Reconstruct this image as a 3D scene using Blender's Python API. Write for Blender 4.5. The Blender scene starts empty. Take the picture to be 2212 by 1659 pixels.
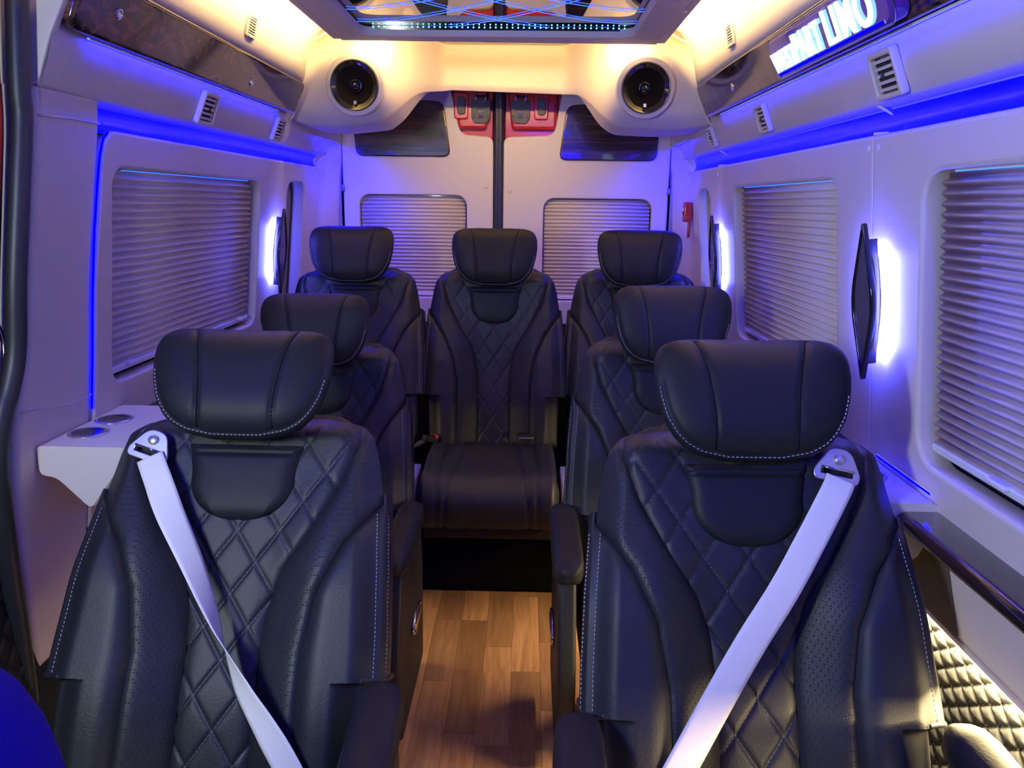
import bpy, bmesh, math, random
from mathutils import Vector, Matrix
import numpy as np
random.seed(7)
PI = math.pi
S = bpy.context.scene
COL = S.collection

# ------------------------------------------------------------------ camera
CAM_POS = (0.108, 0.0, 1.45)
YAW, PITCH, ROLL = math.radians(-0.9886), math.radians(13.262), math.radians(0.7)
F_PX = 1650.0
cam_d = bpy.data.cameras.new('camera'); cam_d.sensor_fit = 'HORIZONTAL'; cam_d.sensor_width = 36.0
cam_d.lens = F_PX / 2212.0 * 36.0; cam_d.clip_start = 0.02
cam = bpy.data.objects.new('camera', cam_d); COL.objects.link(cam); S.camera = cam
_f = Vector((math.sin(YAW) * math.cos(PITCH), math.cos(YAW) * math.cos(PITCH), -math.sin(PITCH)))
_r = Vector((math.cos(YAW), -math.sin(YAW), 0)); _u = _r.cross(_f)
_r2 = _r * math.cos(ROLL) + _u * math.sin(ROLL); _u2 = -_r * math.sin(ROLL) + _u * math.cos(ROLL)
cam.matrix_world = Matrix(((_r2.x, _u2.x, -_f.x, CAM_POS[0]), (_r2.y, _u2.y, -_f.y, CAM_POS[1]),
                           (_r2.z, _u2.z, -_f.z, CAM_POS[2]), (0, 0, 0, 1)))
# ------------------------------------------------------------------ world (night outside), exposure, lamp strengths
w = bpy.data.worlds.new('night'); S.world = w; w.use_nodes = True
w.node_tree.nodes['Background'].inputs[0].default_value = (0.010, 0.011, 0.016, 1)
w.node_tree.nodes['Background'].inputs[1].default_value = 1.0
S.view_settings.view_transform = 'Standard'; S.view_settings.look = 'None'
S.cycles.max_bounces = 8; S.cycles.sample_clamp_indirect = 6.0
S.view_settings.exposure = 0.0; S.view_settings.gamma = 1.0; S.view_settings.use_curve_mapping = False
BLUE = (0.0, 0.0, 1.0); WARM = (1.0, 0.68, 0.22); NEUT = (0.86, 1.0, 0.97)
E_COVE, E_COVE_REAR, E_BAND, E_DUCT, E_SCONCE, E_PILLAR, E_GROOVE, E_WIN, E_FLOOR = 290., 185., 4.0, 165., 1500., 1100., 8., 16., 1500.
E_CAB = 17.0      # unseen lamp added for the light entering at the front left (W)
E_FILL_DOOR = 4.0

# ------------------------------------------------------------------ materials
def new_mat(name, base=(.5, .5, .5), rough=.5, metal=0., spec=.5, coat=0., emit=None, es=0.):
    m = bpy.data.materials.new(name); m.use_nodes = True
    b = m.node_tree.nodes['Principled BSDF']
    b.inputs['Base Color'].default_value = (*base, 1); b.inputs['Roughness'].default_value = rough
    b.inputs['Metallic'].default_value = metal; b.inputs['Specular IOR Level'].default_value = spec
    b.inputs['Coat Weight'].default_value = coat; b.inputs['Coat Roughness'].default_value = .05
    if emit: b.inputs['Emission Color'].default_value = (*emit, 1); b.inputs['Emission Strength'].default_value = es
    return m
def nd(m, t, **kw):
    n = m.node_tree.nodes.new(t)
    for k, v in kw.items():
        if hasattr(n, k): setattr(n, k, v)
        else: n.inputs[k].default_value = v
    return n
def lk(m, a, ao, b, bi): m.node_tree.links.new(a.outputs[ao], b.inputs[bi])
def bump(m, tex, out, strength, dist):
    bp = nd(m, 'ShaderNodeBump'); bp.inputs['Strength'].default_value = strength; bp.inputs['Distance'].default_value = dist
    lk(m, tex, out, bp, 'Height'); lk(m, bp, 'Normal', m.node_tree.nodes['Principled BSDF'], 'Normal')
def grain(m, scale=300, strength=.25, dist=.001, detail=3):
    tc = nd(m, 'ShaderNodeTexCoord'); n = nd(m, 'ShaderNodeTexNoise'); n.inputs['Scale'].default_value = scale; n.inputs['Detail'].default_value = detail
    lk(m, tc, 'Object', n, 'Vector'); bump(m, n, 'Fac', strength, dist); return m
def emat(name, col, st):
    m = bpy.data.materials.new(name); m.use_nodes = True; nt = m.node_tree; nt.nodes.clear()
    e = nt.nodes.new('ShaderNodeEmission'); o = nt.nodes.new('ShaderNodeOutputMaterial')
    e.inputs[0].default_value = (*col, 1); e.inputs[1].default_value = st; nt.links.new(e.outputs[0], o.inputs[0]); return m
M = {}
M['cream'] = grain(new_mat('cream_trim', (.70, .61, .53), .48, spec=.35), 420, .18, .0008)
M['cream_ceiling'] = grain(new_mat('cream_headliner', (.66, .58, .50), .6, spec=.3), 420, .2, .0008)
M['leather'] = grain(new_mat('black_leather', (.015, .016, .018), .50, spec=.36), 260, .35, .0012)
M['leather_soft'] = grain(new_mat('black_leather_pad', (.014, .015, .017), .50, spec=.18), 180, .25, .0012)
m = M['perf'] = new_mat('perforated_black_leather', (.015, .016, .018), .50, spec=.36)
tc = nd(m, 'ShaderNodeTexCoord'); vo = nd(m, 'ShaderNodeTexVoronoi'); vo.inputs['Scale'].default_value = 190; vo.inputs['Randomness'].default_value = .1
cr = nd(m, 'ShaderNodeValToRGB'); cr.color_ramp.elements[0].position = .12; cr.color_ramp.elements[1].position = .3
lk(m, tc, 'Object', vo, 'Vector'); lk(m, vo, 'Distance', cr, 'Fac'); bump(m, cr, 'Color', .7, .0012)
M['plastic'] = grain(new_mat('black_plastic', (.010, .010, .012), .55, spec=.3), 500, .2, .0006)
M['seat_blue_light'] = grain(new_mat('seat_cover_blue_light', (.012, .006, .22), .8, spec=.1), 500, .3, .001)  # blue LED light on the foreground seat put into its base colour
M['carpet'] = grain(new_mat('black_carpet', (.004, .004, .006), .95, spec=.1), 700, .8, .003)
M['rubber'] = new_mat('black_rubber', (.018, .02, .022), .45)
M['gloss_black'] = new_mat('gloss_black', (.012, .012, .014), .12, coat=.4)
M['cone'] = new_mat('speaker_cone', (.003, .003, .004), .8, spec=.08)
M['chrome'] = new_mat('chrome', (.85, .86, .88), .12, metal=1)
M['steel'] = new_mat('zinc_plate', (.62, .60, .56), .34, metal=.85)
M['thread'] = new_mat('pale_thread', (.46, .45, .47), .7)
M['gold_thread'] = new_mat('gold_thread', (.60, .42, .12), .6)
M['red'] = new_mat('red_paint', (.50, .020, .018), .25, coat=.6)
M['grey_plastic'] = grain(new_mat('grey_plastic', (.055, .052, .045), .5), 400, .2, .0006)
M['dark_glass'] = new_mat('dark_glass', (.02, .021, .024), .08)
M['grey_frame'] = new_mat('grey_frame', (.24, .22, .21), .55)
M['mirror'] = new_mat('smoked_mirror', (.58, .55, .52), .015, metal=1)
M['white_rail'] = new_mat('white_rail', (.80, .79, .78), .35)
M['brown_card'] = grain(new_mat('brown_door_card', (.085, .06, .048), .7), 300, .3, .001)
M['webbing'] = new_mat('beige_webbing', (.80, .76, .68), .6)
wv = nd(M['webbing'], 'ShaderNodeTexWave'); wv.inputs['Scale'].default_value = 260; tcw = nd(M['webbing'], 'ShaderNodeTexCoord')
lk(M['webbing'], tcw, 'Object', wv, 'Vector'); bump(M['webbing'], wv, 'Fac', .25, .0006)
M['dark_webbing'] = new_mat('black_webbing', (.02, .02, .022), .6)
M['red_button'] = new_mat('red_button', (.55, .03, .03), .4)
def blind_mat():
    m = new_mat('pleated_fabric', (.66, .56, .48), .8, spec=.15); return grain(m, 900, .3, .0005)
M['blind'] = blind_mat()
def wood_gloss(name, c0, c1, scale, dist, gloss=.10):
    m = new_mat(name, c0, gloss, coat=.5)
    tc = nd(m, 'ShaderNodeTexCoord'); mp = nd(m, 'ShaderNodeMapping'); mp.inputs['Scale'].default_value = scale
    n = nd(m, 'ShaderNodeTexNoise'); n.inputs['Scale'].default_value = 3.2; n.inputs['Detail'].default_value = 9; n.inputs['Distortion'].default_value = dist
    r = nd(m, 'ShaderNodeValToRGB'); r.color_ramp.elements[0].color = (*c0, 1); r.color_ramp.elements[1].color = (*c1, 1)
    r.color_ramp.elements[0].position = .42; r.color_ramp.elements[1].position = .60
    lk(m, tc, 'Object', mp, 'Vector'); lk(m, mp, 'Vector', n, 'Vector'); lk(m, n, 'Fac', r, 'Fac')
    lk(m, r, 'Color', m.node_tree.nodes['Principled BSDF'], 'Base Color'); return m
M['burl'] = wood_gloss('burl_wood_gloss', (.006, .005, .005), (.16, .07, .045), (2.6, 2.6, 5), 3.2)
M['wood_panel'] = wood_gloss('dark_wood_gloss', (.010, .007, .006), (.055, .026, .018), (.9, .9, 14), .9, .22)
M['ledge_wood'] = wood_gloss('dark_ledge_gloss', (.010, .007, .007), (.045, .02, .015), (8, .8, 8), 1.2, .14)
# laminate floor planks: colour varies by object
m = M['plank'] = new_mat('laminate_plank', (.3, .14, .06), .35, spec=.45)
tc = nd(m, 'ShaderNodeTexCoord'); oi = nd(m, 'ShaderNodeObjectInfo'); mp = nd(m, 'ShaderNodeMapping'); mp.inputs['Scale'].default_value = (26, 2.2, 1)
ad = nd(m, 'ShaderNodeVectorMath', operation='ADD'); mul = nd(m, 'ShaderNodeVectorMath', operation='SCALE'); mul.inputs['Scale'].default_value = 37.
cmb = nd(m, 'ShaderNodeCombineXYZ'); lk(m, oi, 'Random', cmb, 'X'); lk(m, oi, 'Random', cmb, 'Y'); lk(m, cmb, 'Vector', mul, 'Vector')
lk(m, tc, 'Object', mp, 'Vector'); lk(m, mp, 'Vector', ad, 0); lk(m, mul, 'Vector', ad, 1)
n = nd(m, 'ShaderNodeTexNoise'); n.inputs['Scale'].default_value = 1.6; n.inputs['Detail'].default_value = 6; n.inputs['Distortion'].default_value = 1.2
lk(m, ad, 'Vector', n, 'Vector')
r = nd(m, 'ShaderNodeValToRGB'); r.color_ramp.elements[0].color = (.30, .145, .062, 1); r.color_ramp.elements[1].color = (.50, .27, .125, 1)
r.color_ramp.elements[0].position = .3; r.color_ramp.elements[1].position = .7; lk(m, n, 'Fac', r, 'Fac')
hs = nd(m, 'ShaderNodeHueSaturation'); mr = nd(m, 'ShaderNodeMapRange'); mr.inputs['To Min'].default_value = .62; mr.inputs['To Max'].default_value = 1.2
lk(m, oi, 'Random', mr, 'Value'); lk(m, mr, 'Result', hs, 'Value'); lk(m, r, 'Color', hs, 'Color')
lk(m, hs, 'Color', m.node_tree.nodes['Principled BSDF'], 'Base Color')
L = {}
L['cove'] = emat('warm_cove_led', WARM, E_COVE); L['cove_rear'] = emat('warm_rear_led', WARM, E_COVE_REAR)
L['band'] = new_mat('blue_band_glow', (.0, .0, .25), .3, emit=BLUE, es=E_BAND); L['duct'] = emat('blue_duct_led', (.002, .002, 1.), E_DUCT)  # band: blue light of the recess put into colour and glow
L['sconce'] = emat('blue_lamp_led', (.06, .07, 1.), E_SCONCE); L['pillar'] = emat('blue_pillar_led', BLUE, E_PILLAR)
L['groove'] = emat('blue_groove_led', (.0, .0, 1.), E_GROOVE); L['win'] = emat('blue_window_glint', (.002, .04, 1.), E_WIN)  # win: glow stands for lamp light reflected on the reveal
L['floor'] = emat('warm_floor_led', (1., .74, .34), E_FLOOR)
L['floor_near'] = emat('warm_floor_led_near', (1., .76, .36), E_FLOOR * 1.9)
L['line'] = emat('blue_ceiling_line', (.03, .10, 1.), 3.6); L['bead'] = emat('cyan_bead', (.10, .55, 1.), 7.)
L['sign'] = emat('sign_letter_glow', (.35, .80, 1.), 5.0); L['sign_case'] = new_mat('sign_case_acrylic', (.10, .03, .35), .08, coat=.6)
L['sign_blue'] = emat('sign_base_glow', BLUE, 3.)
L['cab'] = emat('fill_lamp_diffuser', NEUT, 6.)
L['shelf'] = emat('blue_shelf_led', BLUE, 60.)
L['fill_header'] = emat('blue_fill_led_header', BLUE, 380.)  # added front strip, puts blue on the near seats
L['step'] = emat('blue_fill_led_door', BLUE, 420.)  # added strip over the door, lights the foreground seat blue

# ------------------------------------------------------------------ helpers
def tag(o, label=None, cat=None, group=None, kind=None):
    if label: o['label'] = label
    if cat: o['category'] = cat
    if group: o['group'] = group
    if kind: o['kind'] = kind
    return o
def link(name, me, mat, parent=None, smooth=True):
    if mat is not None and not me.materials: me.materials.append(mat)
    if smooth and len(me.polygons):
        me.polygons.foreach_set('use_smooth', [True] * len(me.polygons))
    o = bpy.data.objects.new(name, me); COL.objects.link(o); o.parent = parent
    return o
def mk(name, vs, fs, mat, parent=None, smooth=True):
    me = bpy.data.meshes.new(name); me.from_pydata([tuple(v) for v in vs], [], fs); me.update()
    return link(name, me, mat, parent, smooth)
def empty(name, loc=(0, 0, 0), rz=0., parent=None):
    o = bpy.data.objects.new(name, None); COL.objects.link(o); o.location = loc; o.rotation_euler = (0, 0, rz); o.parent = parent
    o.empty_display_size = .05; return o
def sharp(o, ang=40):
    me = o.data; bm = bmesh.new(); bm.from_mesh(me)
    for e in bm.edges:
        if len(e.link_faces) == 2 and e.calc_face_angle(0) > math.radians(ang): e.smooth = False
    bm.to_mesh(me); bm.free(); return o
def box(name, c, size, mat, parent=None, bev=0., rot=None):
    bm = bmesh.new(); bmesh.ops.create_cube(bm, size=1)
    for v in bm.verts: v.co = Vector((v.co.x * size[0], v.co.y * size[1], v.co.z * size[2]))
    if bev: bmesh.ops.bevel(bm, geom=bm.edges[:], offset=bev, segments=3, profile=.6, affect='EDGES')
    R = rot.to_matrix().to_4x4() if rot is not None else Matrix()
    bm.transform(Matrix.Translation(c) @ R)
    me = bpy.data.meshes.new(name); bm.to_mesh(me); bm.free()
    o = link(name, me, mat, parent, bool(bev)); return sharp(o, 50) if bev else o
def grid(name, P, mat, parent=None, closed_u=False, smooth=True, flip=False):
    # P: array [nv][nu] of points
    nv, nu = len(P), len(P[0]); vs = [p for row in P for p in row]; fs = []
    for j in range(nv - 1):
        for i in range(nu - (0 if closed_u else 1)):
            a, b = j * nu + i, j * nu + (i + 1) % nu
            q = (a, b, b + nu, a + nu); fs.append(q[::-1] if flip else q)
    return mk(name, vs, fs, mat, parent, smooth)
def tube(name, path, rad, mat, parent=None, n=10, closed=False, caps=True):
    pts = [Vector(p) for p in path]; N = len(pts); rs = rad if isinstance(rad, (list, tuple)) else [rad] * N
    vs, fs = [], []; up = None
    for i, p in enumerate(pts):
        t = (pts[(i + 1) % N] - pts[i - 1]) if closed else (pts[min(i + 1, N - 1)] - pts[max(i - 1, 0)])
        t.normalize()
        if up is None: up = t.orthogonal().normalized()
        up = (up - t * up.dot(t)); up = up.normalized() if up.length > 1e-6 else t.orthogonal().normalized()
        s = t.cross(up)
        for k in range(n):
            a = 2 * PI * k / n; vs.append(p + (up * math.cos(a) + s * math.sin(a)) * rs[i])
    for i in range(N if closed else N - 1):
        for k in range(n):
            a, b = i * n + k, i * n + (k + 1) % n; c = ((i + 1) % N) * n
            fs.append((a, b, c + (k + 1) % n, c + k))
    if caps and not closed: fs += [tuple(range(n))[::-1], tuple((N - 1) * n + k for k in range(n))]
    return mk(name, vs, fs, mat, parent)
def lathe(name, prof, mat, mtx, parent=None, n=48):
    # prof: (r, h) pairs, axis = local z
    P = [[mtx @ Vector((r * math.cos(2 * PI * k / n), r * math.sin(2 * PI * k / n), h)) for k in range(n)] for r, h in prof]
    o = grid(name, P, mat, parent, closed_u=True); return sharp(o, 45)
def axis_mtx(loc, z, x=None):
    z = Vector(z).normalized(); x = Vector(x) if x else z.orthogonal()
    x = (x - z * x.dot(z)).normalized(); y = z.cross(x)
    return Matrix(((x.x, y.x, z.x, loc[0]), (x.y, y.y, z.y, loc[1]), (x.z, y.z, z.z, loc[2]), (0, 0, 0, 1)))
def rrect(x0, x1, y0, y1, r, n=7):
    rr = r if isinstance(r, (list, tuple)) else [r] * 4
    out = []
    for (cx, cy, a0, q) in ((x1 - rr[0], y0 + rr[0], -90, rr[0]), (x1 - rr[1], y1 - rr[1], 0, rr[1]), (x0 + rr[2], y1 - rr[2], 90, rr[2]), (x0 + rr[3], y0 + rr[3], 180, rr[3])):
        for k in range(n): a = math.radians(a0 + 90 * k / (n - 1)); out.append((cx + q * math.cos(a), cy + q * math.sin(a)))
    return out
def round_poly(pts, r, n=6):
    out = []; N = len(pts); rr = r if isinstance(r, (list, tuple)) else [r] * N
    for i in range(N):
        p = Vector(pts[i]); a = (Vector(pts[i - 1]) - p); b = (Vector(pts[(i + 1) % N]) - p)
        d = min(rr[i], a.length * .48, b.length * .48)
        if d < 1e-5: out.append(tuple(p)); continue
        p0 = p + a.normalized() * d; p1 = p + b.normalized() * d
        for k in range(n): t = k / (n - 1); q = p0 * (1 - t) ** 2 + p * 2 * t * (1 - t) + p1 * t * t; out.append(tuple(q))
    return out
def plate(name, loops, thick, bev, mat, mtx, parent=None, res=2):
    # flat plate with holes: loops of 2D points, extruded along +local z from 0 to thick
    cu = bpy.data.curves.new(name, 'CURVE'); cu.dimensions = '2D'; cu.fill_mode = 'BOTH'
    cu.extrude = max(thick / 2 - bev, 1e-4); cu.bevel_depth = bev; cu.bevel_resolution = res; cu.offset = -bev
    for lp in loops:
        sp = cu.splines.new('POLY'); sp.points.add(len(lp) - 1); sp.use_cyclic_u = True
        for k, p in enumerate(lp): sp.points[k].co = (p[0], p[1], 0, 1)
    ob = bpy.data.objects.new(name, cu); COL.objects.link(ob)
    dg = bpy.context.evaluated_depsgraph_get(); me = bpy.data.meshes.new_from_object(ob.evaluated_get(dg))
    bpy.data.objects.remove(ob); bpy.data.curves.remove(cu)
    me.transform(mtx @ Matrix.Translation((0, 0, thick / 2)))
    me.materials.clear()
    o = link(name, me, mat, parent); return sharp(o, 35)
LEAN = .108      # the side walls lean inwards towards the roof
def wx(z, X=.87): return X - LEAN * (z - 1.02)
def side_mtx(s, X):
    # 2D (Y, z) -> world on the leaning wall plane, extruding outward
    return Matrix(((0, -s * LEAN, s, s * (X + LEAN * 1.02)), (1, 0, 0, 0), (0, 1, 0, 0), (0, 0, 0, 1)))
def rear_mtx(Y):
    # 2D (X, z) -> world on plane y = Y, extruding to +Y
    return Matrix(((1, 0, 0, 0), (0, 0, 1, Y), (0, 1, 0, 0), (0, 0, 0, 1)))
def interp(x, xs, ys):
    return float(np.interp(x, xs, ys))
def smooth(t):
    t = max(0., min(1., t)); return t * t * (3 - 2 * t)
def dashes(name, paths, mat, parent, ln=.0045, gap=.003, wd=.0011, ht=.0008):
    # paths: list of (points, normals)
    vs, fs = [], []
    for pts, nrm in paths:
        pts = [Vector(p) for p in pts]; acc = 0.
        seg = [(pts[i + 1] - pts[i]).length for i in range(len(pts) - 1)]; tot = sum(seg); cum = [0.]
        for q in seg: cum.append(cum[-1] + q)
        def at(d):
            i = 0
            while i < len(seg) - 1 and cum[i + 1] < d: i += 1
            t = (d - cum[i]) / max(seg[i], 1e-9); nn = nrm[i] if isinstance(nrm, list) else nrm
            return pts[i].lerp(pts[i + 1], t), (pts[i + 1] - pts[i]).normalized(), Vector(nn)
        d = 0.
        while d + ln < tot:
            p, t, nn = at(d + ln / 2); sd = t.cross(nn).normalized()
            b = len(vs)
            for sx in (-1, 1):
                for sy in (-1, 1):
                    vs.append(p + t * sx * ln / 2 + sd * sy * wd / 2 + nn * -.0006)
                    vs.append(p + t * sx * ln * .32 + sd * sy * wd * .35 + nn * ht)
            fs += [(b, b + 4, b + 5, b + 1), (b + 2, b + 3, b + 7, b + 6), (b + 1, b + 5, b + 7, b + 3), (b, b + 1, b + 3, b + 2), (b + 4, b + 6, b + 7, b + 5)]
            d += ln + gap
    o = mk(name, vs, fs, mat, parent, False); o['kind'] = 'stuff'; return o
def mtag(o, n): o['kind'] = 'structure'; return o

# ================================================================== SETTING
# ---- floor: sub floor and laminate planks
floor = box('floor', (0, 1.6, -.03), (1.84, 4.6, .04), M['plastic']); mtag(floor, 0)
plank_me = {}
PW = .0915
for ci in range(9):
    x0 = -.47 + ci * PW; y = .55 + random.uniform(0, .3) - .3
    while y < 2.675:
        ln = random.choice((.30, .36, .42, .48)); y1 = min(y + ln, 2.675)
        if y1 - y > .03:
            key = round(y1 - y, 3)
            if key not in plank_me:
                p = box('plank', (0, 0, 0), (PW - .0006, key - .0006, .010), M['plank'], floor, .0006); plank_me[key] = p.data
            else:
                p = bpy.data.objects.new('plank', plank_me[key]); COL.objects.link(p); p.parent = floor
            p.location = (x0 + PW / 2, (y + y1) / 2, -.005)
        y = y1
# black carpet beside the planks
# ---- outer shell (sheet metal behind the trim)
shell_prof = [(.955, -.05), (.965, .6), (.955, 1.2), (.93, 1.7), (.86, 2.0), (.70, 2.14), (.4, 2.17), (0, 2.18)]
prof = [(-x, z) for x, z in shell_prof] + [(x, z) for x, z in shell_prof[::-1][1:]]
shell = grid('ceiling_shell', [[(x, y, z) for x, z in prof] for y in (-.9, 3.86)], M['plastic']); mtag(shell, 0); shell.name = 'wall_outer'
front = mk('wall_front', [(-1, -.9, -.05), (1, -.9, -.05), (1, -.9, 2.2), (-1, -.9, 2.2)], [(0, 1, 2, 3)], M['plastic'], None, False); mtag(front, 0)
back = mk('wall_rear', [(-1, 3.86, -.05), (1, 3.86, -.05), (1, 3.86, 2.2), (-1, 3.86, 2.2)], [(3, 2, 1, 0)], M['red'], None, False); mtag(back, 0)

# ---- side wall panels with window openings
WX = .87
def window_hole(y0, y1, z0, z1, r=.045): return rrect(y0, y1, z0, z1, r)
W_L = (1.748, 2.715, 1.022, 1.518); W_R2 = (1.833, 2.742, 1.003, 1.516); W_R3 = (.40, 1.436, .975, 1.516)
SL_L = (3.02, 3.262, .96, 1.525); SL_R = (3.09, 3.30, .96, 1.515)
wl = plate('wall_left', [round_poly([(1.640, .70), (3.487, .70), (3.487, 1.597), (1.712, 1.597), (1.674, 1.28), (1.668, 1.0)], [.01, .01, .01, .06, .05, .05], 9),
                         window_hole(*W_L), rrect(*SL_L, .06)], .055, .007, M['cream'], side_mtx(-1, WX)); mtag(wl, 0)
wr = plate('wall_right', [round_poly([(1.641, .70), (3.502, .70), (3.502, 1.595), (1.641, 1.595)], .01), window_hole(*W_R2), rrect(*SL_R, .06)],
           .055, .007, M['cream'], side_mtx(1, WX)); mtag(wr, 0)
wr2 = plate('wall_right_front', [round_poly([(-.5, .685), (1.647, .685), (1.647, 1.595), (-.5, 1.595)], .008), window_hole(*W_R3, .06)],
            .055, .009, M['cream'], side_mtx(1, WX)); mtag(wr2, 0)
wlr = plate('wall_left_pillar', [round_poly([(1.444, .45), (1.632, .45), (1.660, 1.0), (1.665, 1.28), (1.703, 1.600), (1.703, 1.66), (1.483, 1.66), (1.486, 1.58), (1.457, 1.28), (1.450, 1.15), (1.405, 1.035), (1.394, .92)],
                                      [.01, .01, .05, .05, .01, .01, .01, .08, .1, .06, .06, .08], 7)], .07, .014, M['cream'], side_mtx(-1, WX + .004), res=4); mtag(wlr, 0)
# pillar seams (shallow raised lips)
tube('pillar_seam', [(-wx(z, .8735), y, z) for y, z in ((1.415, 1.044), (1.46, 1.040), (1.51, 1.026), (1.58, 1.018), (1.660, 1.020))], .0022, M['cream'], wlr, 6)
tube('pillar_seam', [(-wx(z, .8735), y, z) for y, z in ((1.49, 1.602), (1.58, 1.606), (1.70, 1.606))], .0022, M['cream'], wlr, 6)
tube('led_line', [(-wx(z, .8725), y - .0045, z) for y, z in ((1.664, .985), (1.668, 1.10), (1.671, 1.25), (1.679, 1.38), (1.692, 1.48), (1.702, 1.54), (1.716, 1.578), (1.735, 1.592))], .0024, L['groove'], wl, 6)
# window reveals' back: dark glass behind blinds, slit windows with frames
def glass(name, s, win, X=.93):
    y0, y1, z0, z1 = win
    f = empty(name); f['kind'] = 'structure'
    plate('pane', [rrect(y0 - .03, y1 + .03, z0 - .03, z1 + .03, .05)], .006, .001, M['dark_glass'], side_mtx(s, X), f)
    return f
for i, (s, win) in enumerate(((-1, W_L), (1, W_R2), (1, W_R3))): glass('window_%d' % (i + 1), s, win)
for i, (s, win) in enumerate(((-1, SL_L), (1, SL_R))):
    f = glass('window_%d' % (i + 4), s, win, .945)
    y0, y1, z0, z1 = win
    plate('window_frame', [rrect(y0 - .04, y1 + .04, z0 - .04, z1 + .04, .06), rrect(y0 + .012, y1 - .075, z0 + .02, z1 - .02, .04)], .012, .003, M['grey_frame'], side_mtx(s, .928), f)
# screw caps on the wall panels
def cap(wall, s, y, z, r=.007):
    X = wx(z)
    lathe('screw_cap', [(.0001, .0045), (r * .6, .004), (r, .0015), (r * 1.05, 0)], M['cream'], axis_mtx((s * X, y, z), (-s, 0, 0)), wall, 16)
for s, wal, pts in ((-1, wl, ((2.887, 1.556), (3.44, 1.572))), (1, wr, ((2.947, 1.566), (3.46, 1.568), (1.661, 1.570))), (1, wr2, ((1.617, 1.570),))):
    for y, z in pts: cap(wal, s, y, z)

# ---- recessed light bands above the wall panels
def strip_face(name, a, b, wd, nrm, mat, parent):
    a, b, nrm = Vector(a), Vector(b), Vector(nrm).normalized(); t = (b - a).normalized(); sd = t.cross(nrm).normalized() * wd / 2
    vs = [a - sd, a + sd, b + sd, b - sd]; back_ = [v - nrm * .004 for v in vs]
    o = mk(name, vs + back_, [(0, 1, 2, 3), (4, 7, 6, 5), (0, 4, 5, 1), (1, 5, 6, 2), (2, 6, 7, 3), (3, 7, 4, 0)], mat, parent, False)
    o.data.materials.append(M['white_rail'])               # only the front face glows; the carrier is plain
    for p in o.data.polygons: p.material_index = 0 if p.index == 0 else 1
    return o
tn = 0
def trim(name_mesh):
    global tn
    tn += 1; name_mesh.name = 'trim_%d' % tn; name_mesh['kind'] = 'structure'; return name_mesh
for s, y0, y1 in ((-1, 1.69, 3.52), (1, -.5, 3.53)):
    # recess channel behind the panel's top lip
    ch = trim(grid('recess', [[(s * x, y, z) for x, z in ((.815, 1.588), (.850, 1.592), (.854, 1.632), (.842, 1.648), (.806, 1.652))] for y in (y0, y1)], M['cream'], flip=s > 0))
    grid('band_glow', [[(s * x, y, z) for x, z in ((.822, 1.594), (.836, 1.600), (.843, 1.615), (.843, 1.630), (.834, 1.643))] for y in (y0 + .004, y1 - .02)], L['band'], ch, flip=s > 0)  # added glowing sheet, stands for the blue-lit recess wall
# joints across the right band
for y in (1.639, 2.945):
    tube('band_joint', [(.808, y, 1.597), (.845, y, 1.600), (.852, y, 1.63), (.808, y, 1.652)], .003, M['cream'], wr, 6)

# ---- overhead ducts: underside, gloss burl panel, upper cream cove
def duct(s, y0, y1, py0, py1):
    under = [(.842, 1.648), (.808, 1.651), (.798, 1.657), (.782, 1.690), (.768, 1.730), (.764, 1.748), (.766, 1.77), (.775, 1.79)]
    P = []
    N = 40
    for j in range(N + 1):
        y = y0 + (y1 - y0) * j / N
        P.append([(s * x, y, z) for x, z in under])
    u = trim(grid('duct_underside', P, M['cream'], flip=s > 0))
    strip_face('led_strip', (s * .758, py0 + .10, 1.7535), (s * .758, py1 - .12, 1.7535), .006, (s * .25, 0, -1), L['duct'], u)
    up = [(.735, 1.858), (.705, 1.868), (.698, 1.885), (.690, 1.93), (.672, 1.985), (.635, 2.040), (.58, 2.075), (.48, 2.098), (.2, 2.110), (0, 2.112)]
    c = trim(grid('upper_cove', [[(s * x, y, z) for x, z in up] for y in (y0, y1)], M['cream_ceiling'], flip=s > 0))
    # burl panel: long rounded box following the duct face
    a, b = Vector((s * .748, 0, 1.757)), Vector((s * .700, 0, 1.863)); hgt = (b - a).length; t = (b - a).normalized(); nrm = Vector((-s * t.z, 0, abs(t.x))) * 1.0
    nrm = Vector((-s * abs(t.z), 0, -abs(t.x))).normalized()
    out = round_poly([(py0, 0), (py1, 0), (py1, hgt), (py0, hgt)], [.03, .025, .025, .03], 8)
    mt = Matrix(((0, t.x, nrm.x, a.x - nrm.x * .012), (1, t.y, nrm.y, 0), (0, t.z, nrm.z, a.z - nrm.z * .012), (0, 0, 0, 1)))
    # matrix columns: 2D x -> world Y, 2D y -> t, local z -> nrm
    mt = Matrix(((0, t.x, nrm.x, a.x - nrm.x * .012), (1, 0, 0, 0), (0, t.z, nrm.z, a.z - nrm.z * .012), (0, 0, 0, 1)))
    p = plate('burl_panel', [out], .024, .010, M['burl'], mt, u, res=4)
    return u, c, a, t, nrm, hgt
uL = duct(-1, 1.485, 2.90, 1.495, 2.885)
plate('duct_end', [[(.80, 1.655), (.766, 1.74), (.70, 1.86), (.692, 1.93), (.635, 2.04), (.5, 2.10), (.88, 2.10), (.88, 1.655)]], .02, .003, M['cream'], Matrix(((-1, 0, 0, 0), (0, 0, 1, 1.480), (0, 1, 0, 0), (0, 0, 0, 1))), uL[0])
uR = duct(1, -.5, 2.90, -.4, 2.865)
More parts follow.
